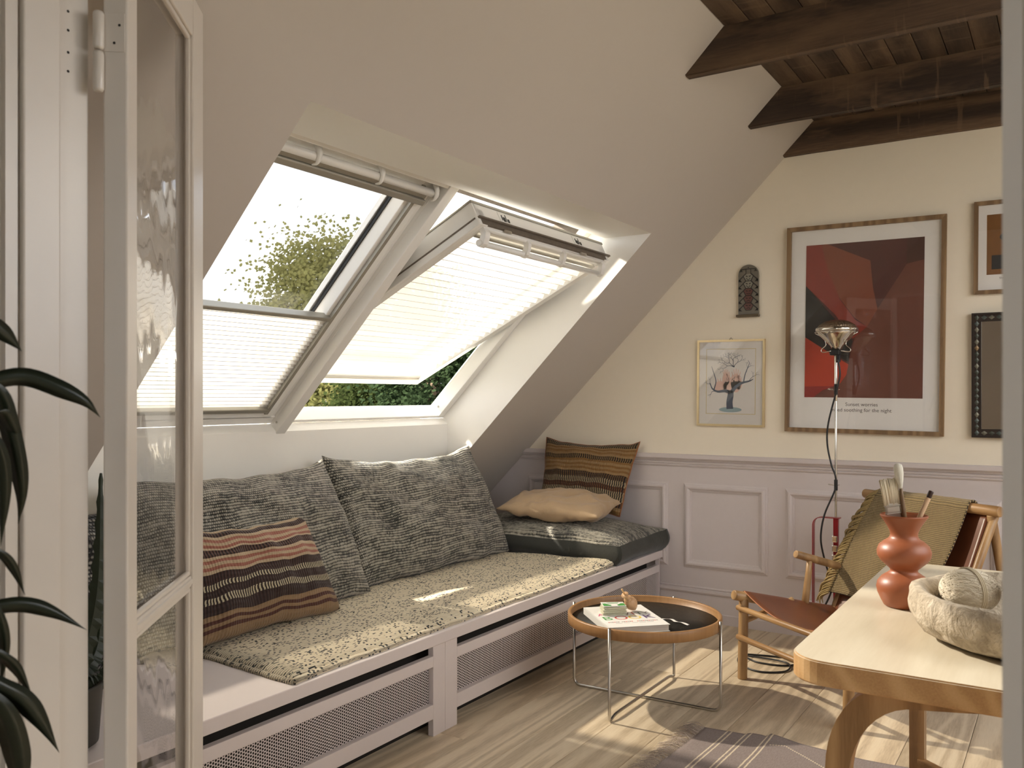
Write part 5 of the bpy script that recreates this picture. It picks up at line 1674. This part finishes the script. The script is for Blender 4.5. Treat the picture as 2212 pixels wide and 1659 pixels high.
def stroke(mb, pts, w0, w1, d):
    P = bez([(x, 0, z) for x, z in pts], 14)
    n = len(P)
    Lp, Rp = [], []
    for i, p in enumerate(P):
        t = (P[min(i + 1, n - 1)] - P[max(0, i - 1)]).normalized()
        q = Vector((-t.z, 0, t.x)) * (w0 + (w1 - w0) * i / (n - 1)) / 2
        Lp.append(p + q); Rp.append(p - q)
    vs = [(p.x, -d, p.z) for p in Lp + Rp]
    mb.add(vs, [(i, n + i, n + i + 1, i + 1) for i in range(n - 1)])
mb = MB()
mb.cur = 0
# ground
flat(mb, [(0.0 + 0.062 * cos(a), -0.142 + 0.014 * sin(a)) for a in [2 * pi * k / 24 for k in range(24)]], 0.0083)
mb.cur = 1
for (cx_, cz_, rx_, rz_) in ((-0.055, -0.02, 0.035, 0.03), (-0.005, -0.015, 0.035, 0.045), (0.03, 0.0, 0.028, 0.05), (-0.025, 0.02, 0.02, 0.035), (0.045, -0.005, 0.018, 0.03)):
    flat(mb, [(cx_ + rx_ * cos(a), cz_ + rz_ * sin(a)) for a in [2 * pi * k / 20 for k in range(20)]], 0.0084)
    for f_ in range(5):
        a = radians(50 + 20 * f_)
        stroke(mb, [(cx_ + rx_ * 0.6 * cos(a), cz_ + rz_ * 0.6 * sin(a)), (cx_ + rx_ * 1.35 * cos(a), cz_ + rz_ * 1.55 * sin(a))], 0.007, 0.003, 0.00845)
mb.cur = 2
stroke(mb, [(-0.002, -0.138), (-0.004, -0.10), (0.002, -0.06), (0.0, -0.04)], 0.036, 0.030, 0.0086)
stroke(mb, [(0.0, -0.05), (-0.03, -0.042), (-0.07, -0.046), (-0.10, -0.03), (-0.112, 0.0)], 0.020, 0.003, 0.0086)
stroke(mb, [(0.005, -0.05), (0.03, -0.02), (0.06, 0.0), (0.10, 0.01), (0.122, 0.02)], 0.022, 0.003, 0.0086)
stroke(mb, [(-0.09, -0.034), (-0.08, 0.01), (-0.095, 0.06), (-0.105, 0.09)], 0.007, 0.0015, 0.0086)
stroke(mb, [(0.07, 0.0), (0.08, 0.05), (0.10, 0.10), (0.094, 0.12)], 0.006, 0.0015, 0.0086)
rt = random.Random(4)
def twig(p, a, ln_, w_, dep):
    q = (p[0] + ln_ * cos(a), p[1] + ln_ * sin(a))
    m_ = ((p[0] + q[0]) / 2 + rt.uniform(-.006, .006), (p[1] + q[1]) / 2 + rt.uniform(-.006, .006))
    stroke(mb, [p, m_, q], w_, w_ * 0.6, 0.0087)
    if dep > 0:
        for s_ in (-1, 1):
            twig(q, a + s_ * rt.uniform(0.3, 0.7), ln_ * rt.uniform(0.55, 0.8), w_ * 0.65, dep - 1)
twig((0.02, 0.085), radians(100), 0.032, 0.0042, 4); twig((0.02, 0.085), radians(55), 0.030, 0.0036, 3); twig((0.02, 0.085), radians(140), 0.036, 0.004, 4); twig((0.018, 0.085), radians(170), 0.036, 0.0036, 3)
twig((-0.10, -0.03), radians(120), 0.03, 0.003, 2); twig((-0.085, -0.044), radians(215), 0.026, 0.003, 1); twig((0.10, 0.01), radians(50), 0.03, 0.003, 2); twig((0.08, 0.05), radians(70), 0.03, 0.003, 2)
mb.build('printed_tree', [plain('print_teal', L(150, 172, 176), 0.6), ink_m('print_pink', L(222, 184, 168)), ink_m('print_navy', L(70, 80, 98))], gldm, False)

# --- ochre print cut by the door frame
och, ochm = picture('framed_ochre_print', 'oak framed ochre print half hidden by the door frame', -0.167, 1.900, 0.428, 0.424, 0.0175, 0.026, m_frameoak, m_paper, radians(0.4))
mb = MB()
flat(mb, [(-0.163, -0.124), (0.163, -0.124), (0.163, 0.150), (-0.163, 0.150)], 0.0083)
mb.cur = 1
flat(mb, [(-0.143, -0.100), (-0.02, -0.100), (-0.02, -0.036), (-0.143, -0.036)], 0.0085)
flat(mb, [(-0.095 + 0.016 * cos(a), 0.045 + 0.016 * sin(a)) for a in [2 * pi * k / 20 for k in range(20)]], 0.0085)
mb.build('printed_artwork', [ink_m('print_ochre', L(128, 84, 38), var=0.25), ink_m('print_blue_black', L(26, 28, 32))], ochm, False)
tm = MB()
text_mesh(tm, 'She fou', 0.013, Vector((-0.112, -0.0085, -0.145)), (1, 0, 0), (0, 0, 1), align='LEFT')
tm.build('printed_caption', plain('caption_ink_grey', L(120, 112, 104), 0.6), ochm, False)

# --- mirror with mosaic frame
mir = thing('mirror', 'mirror in a dark frame inlaid with diamond mosaic pieces', 'mirror', (-0.190, FY, 1.318), 0, 'pictures on the gable wall')
MW_, MH_ = 0.400, 0.570
m_dframe = plain('dark_frame', L(42, 32, 26), 0.45)
pic_frame(mir, -MW_ / 2, MW_ / 2, -MH_ / 2, MH_ / 2, 0.009, 0.030, m_dframe, 'outer_side')
pic_frame(mir, -MW_ / 2 + 0.008, MW_ / 2 - 0.008, -MH_ / 2 + 0.008, MH_ / 2 - 0.008, 0.026, 0.022, plain('inlay_ground', L(52, 40, 34), 0.5), 'inlay_side')
pic_frame(mir, -MW_ / 2 + 0.032, MW_ / 2 - 0.032, -MH_ / 2 + 0.032, MH_ / 2 - 0.032, 0.007, 0.026, m_dframe, 'inner_side')
MB().box(-MW_ / 2 + 0.036, MW_ / 2 - 0.036, -0.014, -0.008, -MH_ / 2 + 0.036, MH_ / 2 - 0.036).build('mirror_glass', plain('silvered_glass', (0.86, 0.82, 0.76, 1), 0.06, 1.0), mir, False)
inl = [plain('inlay_' + str(k), c, 0.35, 0.3) for k, c in enumerate((L(120, 118, 104), L(84, 92, 88), L(140, 116, 84), L(76, 80, 72)))]
dm = {}
for k in range(4):
    mb = MB().add([(0, -0.0235, 0.0135), (0.0105, -0.0225, 0), (0, -0.0235, -0.0135), (-0.0105, -0.0225, 0), (0, -0.0255, 0)], [(0, 1, 4), (1, 2, 4), (2, 3, 4), (3, 0, 4)])
    me = bpy.data.meshes.new('mosaic_piece'); me.from_pydata(mb.v, [], mb.f); me.materials.append(inl[k]); dm[k] = me
def piece(x, z, k, rot=0):
    o = bpy.data.objects.new('mosaic_piece', dm[k]); o.location = (x, 0, z); o.rotation_euler = (0, rot, 0)
    COL.objects.link(o); o.parent = mir
rq_ = random.Random(8)
nz = 20
for i in range(nz):
    z = -MH_ / 2 + 0.021 + (MH_ - 0.042) * i / (nz - 1)
    piece(-MW_ / 2 + 0.021, z, rq_.randrange(4)); piece(MW_ / 2 - 0.021, z, rq_.randrange(4))
nx_ = 12
for i in range(1, nx_):
    x = -MW_ / 2 + 0.021 + (MW_ - 0.042) * i / nx_
    piece(x, MH_ / 2 - 0.021, rq_.randrange(4), pi / 2); piece(x, -MH_ / 2 + 0.021, rq_.randrange(4), pi / 2)

# --- ceramic wall plaque with stacked faces
pl_ = thing('wall_plaque', 'arched grey ceramic plaque with a column of drawn faces', 'plaque', (-1.432, FY, 1.645))
def arch_poly(w, h, n=16):
    r = w / 2
    return [(-r, 0), (r, 0)] + [(r * cos(a), h - r + r * sin(a)) for a in [pi * k / n for k in range(n + 1)]]
m_cer = ink_m('grey_glaze', L(112, 106, 94), 0.25, 0.15)
m_cerdk = plain('dark_glaze', L(34, 30, 26), 0.3)
m_cerrd = ink_m('red_brown_glaze', L(98, 62, 54), 0.3)
m_cerlt = ink_m('pale_glaze', L(134, 130, 116), 0.3)
ap = arch_poly(0.108, 0.270)
MB().prism([(x, z) for x, z in ap], 1, -0.016, -0.001).build('slab', m_cer, pl_, False)
MB().bbox(-0.062, 0.058, -0.034, -0.001, -0.006, 0.008, 0.004).build('ledge', plain('ledge_glaze', L(92, 80, 60), 0.4), pl_, False)
mb = MB()
d0 = 0.0165
mb.cur = 0
flat(mb, [(0.003 * cos(a), 0.254 + 0.003 * sin(a)) for a in [2 * pi * k / 12 for k in range(12)]], d0 + 0.0008)
stroke(mb, [(-0.042, 0.246), (0.0, 0.247), (0.042, 0.246)], 0.004, 0.004, d0)
for s_ in (-1, 1):
    stroke(mb, [(s_ * 0.013, 0.245), (s_ * 0.013, 0.218)], 0.003, 0.003, d0)
    for f_ in range(4): stroke(mb, [(s_ * 0.038, 0.243), (s_ * (0.030 + 0.006 * f_), 0.232)], 0.004, 0.002, d0)
for k in range(5):
    zc = 0.203 - k * 0.0385
    mb.cur = 1 if k < 2 else 2
    flat(mb, [(-0.026, zc + 0.005), (-0.013, zc - 0.019), (0.013, zc - 0.019), (0.026, zc + 0.005), (0.013, zc + 0.018), (-0.013, zc + 0.018)], d0)
    mb.cur = 0
    hexp = [(-0.026, zc + 0.005), (-0.013, zc - 0.019), (0.013, zc - 0.019), (0.026, zc + 0.005)]
    for a, b_ in zip(hexp, hexp[1:]): stroke(mb, [a, b_], 0.004, 0.004, d0 + 0.0004)
    for s_ in (-1, 1):
        stroke(mb, [(s_ * 0.013, zc + 0.020), (s_ * 0.030, zc + 0.004), (s_ * 0.052, zc - 0.016)], 0.005, 0.005, d0 + 0.0004)
        for f_ in range(4): stroke(mb, [(s_ * 0.047, zc - 0.013), (s_ * (0.034 + 0.006 * f_), zc - 0.024)], 0.005, 0.002, d0 + 0.0004)
        stroke(mb, [(s_ * 0.004, zc + 0.004), (s_ * 0.014, zc + 0.008)], 0.005, 0.003, d0 + 0.0006)
    bend = -0.004 if k < 2 else (0.0 if k == 2 else 0.004)
    stroke(mb, [(-0.011, zc - 0.008 - bend), (0, zc - 0.010 + bend), (0.011, zc - 0.008 - bend)], 0.003, 0.003, d0 + 0.0006)
mb.build('painted_figures', [m_cerdk, m_cerlt, m_cerrd], pl_, False)

# ================================================================== plants
def leafmat(name, c1, c2, rough=0.4):
    n = NT(name, rough=rough)
    f = n.noise(n.obj(), 9, 3)
    n.set('color', n.mix(f, c1, c2))
    return n.m
m_palm = leafmat('dark_palm_leaf', L(22, 28, 20), L(38, 46, 32), 0.35)
def blade(pts, wmax, mat, parent, name='leaf', side=None):
    P = bez(pts, 22)
    n = len(P)
    mb = MB()
    vs = []
    for i, p in enumerate(P):
        t = (P[min(i + 1, n - 1)] - P[max(0, i - 1)]).normalized()
        f = i / (n - 1)
        w_ = wmax * (sin(pi * min(1, f * 0.62 + 0.22)) ** 0.9) * (1 if f < 0.6 else max(0.02, 1 - ((f - 0.6) / 0.4) ** 1.6))
        s_ = (side or Vector((0.5, -0.2, 0.85)))
        s_ = (s_ - t * s_.dot(t)).normalized()
        nrm = t.cross(s_)
        vs += [p - s_ * w_ / 2, p + nrm * w_ * 0.10, p + s_ * w_ / 2, p - nrm * 0.0008 + nrm * w_ * 0.10]
    fs = []
    for i in range(n - 1):
        a, b_ = i * 4, i * 4 + 4
        fs += [(a, a + 1, b_ + 1, b_), (a + 1, a + 2, b_ + 2, b_ + 1), (a + 2, a + 3, b_ + 3, b_ + 2), (a + 3, a, b_, b_ + 3)]
    mb.add(vs, fs, True)
    return mb.build(name, mat, parent)
# palm in the hall by the door frame; camera right axis and forward axis give its place
cr_ = Vector((cos(radians(32.9)), sin(radians(32.9)), 0)); cf_ = Vector((-sin(radians(32.9)), cos(radians(32.9)), 0))
PB = cf_ * 0.98 - cr_ * 0.70
palm = thing('potted_palm', 'dark long leaved potted plant at the left edge by the doorway', 'plant', (PB.x, PB.y, 0))
MB().lathe([(0.0, 0.0), (0.085, 0.0), (0.105, 0.03), (0.115, 0.21), (0.12, 0.22), (0.108, 0.22), (0.10, 0.19), (0.0, 0.185)], 32, PB).build('pot', plain('dark_pot', L(60, 54, 48), 0.6), palm)
def lp(u, v, z):   # a point given by its direction from the doorway and distance
    r = (u - 1106) / 1872; d = (v - 857) / 1872
    return cr_ * (r * z) + cf_ * z + Vector((0, 0, 1.22 - d * z))
MB().tube(bez([PB + Vector((0, 0, 0.18)), PB + Vector((0.01, 0, 0.6)), PB + Vector((-0.005, 0.01, 1.0)), PB + Vector((0.0, 0, 1.32))], 16), 0.011, 10).build('stem', plain('plant_stem', L(58, 50, 36), 0.7), palm)
for pts, w_ in (([(-60, 700), (-20, 700), (15, 725), (48, 760)], 0.020),
                ([(-70, 850), (0, 820), (60, 815), (130, 840), (185, 868), (217, 902)], 0.022),
                ([(-60, 820), (-5, 845), (18, 910), (38, 1000), (46, 1070), (40, 1132)], 0.024),
                ([(-40, 900), (5, 890), (28, 925), (48, 960)], 0.018),
                ([(-60, 1180), (0, 1195), (30, 1230), (54, 1286)], 0.014),
                ([(-60, 1330), (0, 1310), (60, 1307), (120, 1325), (188, 1361)], 0.019),
                ([(-60, 1390), (0, 1415), (35, 1445), (72, 1510)], 0.018),
                ([(-60, 1450), (0, 1484), (50, 1512), (90, 1560), (128, 1626)], 0.024),
                ([(-60, 1480), (0, 1530), (28, 1590), (42, 1670), (40, 1740)], 0.034),
                ([(-80, 960), (-30, 940), (0, 990), (8, 1080), (2, 1180)], 0.022),
                ([(-60, 1250), (-5, 1330), (8, 1400), (2, 1480)], 0.016)):
    steep = abs(pts[-1][1] - pts[1][1]) > 1.2 * abs(pts[-1][0] - pts[1][0])
    blade([lp(u, v, 0.97 + 0.02 * i) for i, (u, v) in enumerate(pts)], w_, m_palm, palm, side=(cr_ + Vector((0, 0, 0.25))) if steep else (cr_ * 0.25 + Vector((0, 0, 1))))

# spiky aloe in a dark pot on the near end of the bench
AP = Vector((-2.06, 1.165, BT))
aloe = thing('potted_aloe', 'tall spiny succulent in a dark pot on the bench behind the door', 'plant', tuple(AP))
MB().lathe([(0.0, 0.001), (0.075, 0.001), (0.088, 0.01), (0.098, 0.145), (0.100, 0.152), (0.090, 0.152), (0.086, 0.13), (0.0, 0.128)], 32, AP).build('pot', plain('charcoal_pot', L(58, 55, 50), 0.6), aloe)
m_aloe = leafmat('dark_succulent', L(24, 34, 24), L(44, 56, 38), 0.45)
def spiny(base, tip, mid, w_):
    P = bez([base, mid, tip], 34)
    n = len(P)
    mb = MB()
    vs, fs = [], []
    for i, p in enumerate(P):
        t = (P[min(i + 1, n - 1)] - P[max(0, i - 1)]).normalized()
        f = i / (n - 1)
        ww = w_ * (1 - 0.85 * f ** 2.2)
        s_ = Vector((0.54, 0.84, 0)); s_ = (s_ - t * s_.dot(t)).normalized(); nn = t.cross(s_)
        sp_w = ww * (1.35 if i % 3 == 0 else 0.95)
        vs += [p - s_ * sp_w, p + nn * ww * 0.35, p + s_ * sp_w, p - nn * ww * 0.35]
    for i in range(n - 1):
        a, b_ = i * 4, i * 4 + 4
        for k in range(4): fs.append((a + k, a + (k + 1) % 4, b_ + (k + 1) % 4, b_ + k))
    fs.append((3, 2, 1, 0))
    mb.add(vs, fs, False)
    mb.build('spiny_leaf', m_aloe, aloe)
for (dx, dy, hz_, w_) in ((0.03, 0.09, 0.66, 0.020), (-0.07, 0.03, 0.56, 0.022), (0.02, -0.10, 0.44, 0.022), (-0.10, -0.08, 0.36, 0.02), (0.09, -0.02, 0.34, 0.02), (-0.03, 0.13, 0.40, 0.022), (0.06, 0.10, 0.30, 0.02)):
    b0 = AP + Vector((dx * 0.35, dy * 0.35, 0.125))
    spiny(b0, AP + Vector((dx, dy, hz_)), AP + Vector((dx * 0.9, dy * 0.9, hz_ * 0.55)), w_)

# ================================================================== outside: trees and ground
gr_ = MB().box(-90, 60, -60, 90, -6.2, -6.0).build('ground', plain('lawn', (0.10, 0.13, 0.05, 1), 0.9))
struct(gr_, 'lawn far below the roof windows')
def leaf_material(name, c1, c2):
    n = NT(name)
    rr_ = n.noise(n.obj(), 1.6, 3)
    g = n.n('ShaderNodeTexCoord')
    w2_ = n.white(n.scale(n.obj(), (9, 9, 9)))
    c = n.mix(n.math('MULTIPLY_ADD', rr_, 0.7, n.math('MULTIPLY', w2_, 0.3)), c1, c2)
    d = n.n('ShaderNodeBsdfDiffuse'); n.put(d.inputs[0], c)
    t = n.n('ShaderNodeBsdfTranslucent'); n.put(t.inputs[0], c)
    m_ = n.n('ShaderNodeMixShader'); m_.inputs[0].default_value = 0.5
    n.t.links.new(d.outputs[0], m_.inputs[1]); n.t.links.new(t.outputs[0], m_.inputs[2]); n.t.links.new(m_.outputs[0], n.o.inputs['Surface'])
    return n.m
def tree(label, c, rad, nleaf, ls, cols, seed, sq=1.0, gaps=0.25):
    rf = random.Random(seed)
    c = Vector(c)
    t = thing('tree', label, 'tree', (c.x, c.y, -6.0), 0, 'trees outside the roof windows')
    tr = MB()
    tr.tube(bez([(c.x, c.y, -6.0), (c.x + 0.1, c.y, -2), (c.x, c.y + 0.1, c.z)], 10), 0.16, 10, rs=[0.22 - 0.015 * k for k in range(11)])
    for k in range(12):
        a = rf.uniform(0, 2 * pi); e = rf.uniform(0.1, 1.2)
        d = Vector((cos(a) * cos(e), sin(a) * cos(e), sin(e))) * rad * 0.8
        tr.tube([c - Vector((0, 0, rad * 0.6)), c + d * 0.5 - Vector((0, 0, rad * 0.1)), c + d], 0.03, 6, rs=[0.05, 0.03, 0.012])
    tr.build('trunk', plain('bark', L(88, 74, 58), 0.9), t)
    mb = MB()
    vs, fs = [], []
    # clumps of leaves
    clumps = []
    for k in range(max(24, nleaf // 130)):
        a = rf.uniform(0, 2 * pi); z = rf.uniform(-0.8, 1)
        r = rf.uniform(0.55, 1.0) * rad
        s_ = sqrt(max(0, 1 - z * z))
        clumps.append((c + Vector((cos(a) * s_ * r, sin(a) * s_ * r, z * r * sq)), rf.uniform(0.16, 0.34) * rad))
    for k in range(nleaf):
        cc, cr2 = rf.choice(clumps)
        p = cc + Vector((rf.gauss(0, 1), rf.gauss(0, 1), rf.gauss(0, 1))) * cr2 * 0.55
        u_ = Vector((rf.gauss(0, 1), rf.gauss(0, 1), rf.gauss(0, 1))).normalized()
        v_ = u_.orthogonal().normalized() * ls * rf.uniform(0.3, 0.5)
        u_ = u_ * ls * rf.uniform(0.7, 1.2)
        b = len(vs)
        vs += [p - u_ / 2, p + v_, p + u_ / 2, p - v_]
        fs.append((b, b + 1, b + 2, b + 3))
    mb.add(vs, fs)
    cw = mb.build('foliage', leaf_material('leaves', *cols), t)
    cw['kind'] = 'stuff'
    return t
def far(u, v, z): return lp(u, v, z)
tree('airy yellow green tree seen through the closed left roof window', far(775, 705, 19.0), 2.10, 26000, 0.092, (L(92, 96, 54), L(176, 170, 112)), 31)
tree('light olive tree low behind the open right roof window', far(735, 925, 14.5), 1.12, 20000, 0.075, (L(64, 68, 38), L(150, 146, 92)), 32)
tree('dark green tree at the far right of the open roof window gap', far(960, 880, 8.0), 0.67, 20000, 0.044, (L(18, 28, 18), L(56, 70, 46)), 33)
tree('mid green tree between the olive and the dark tree outside', far(850, 910, 11.0), 0.78, 20000, 0.054, (L(24, 34, 18), L(70, 78, 44)), 34)
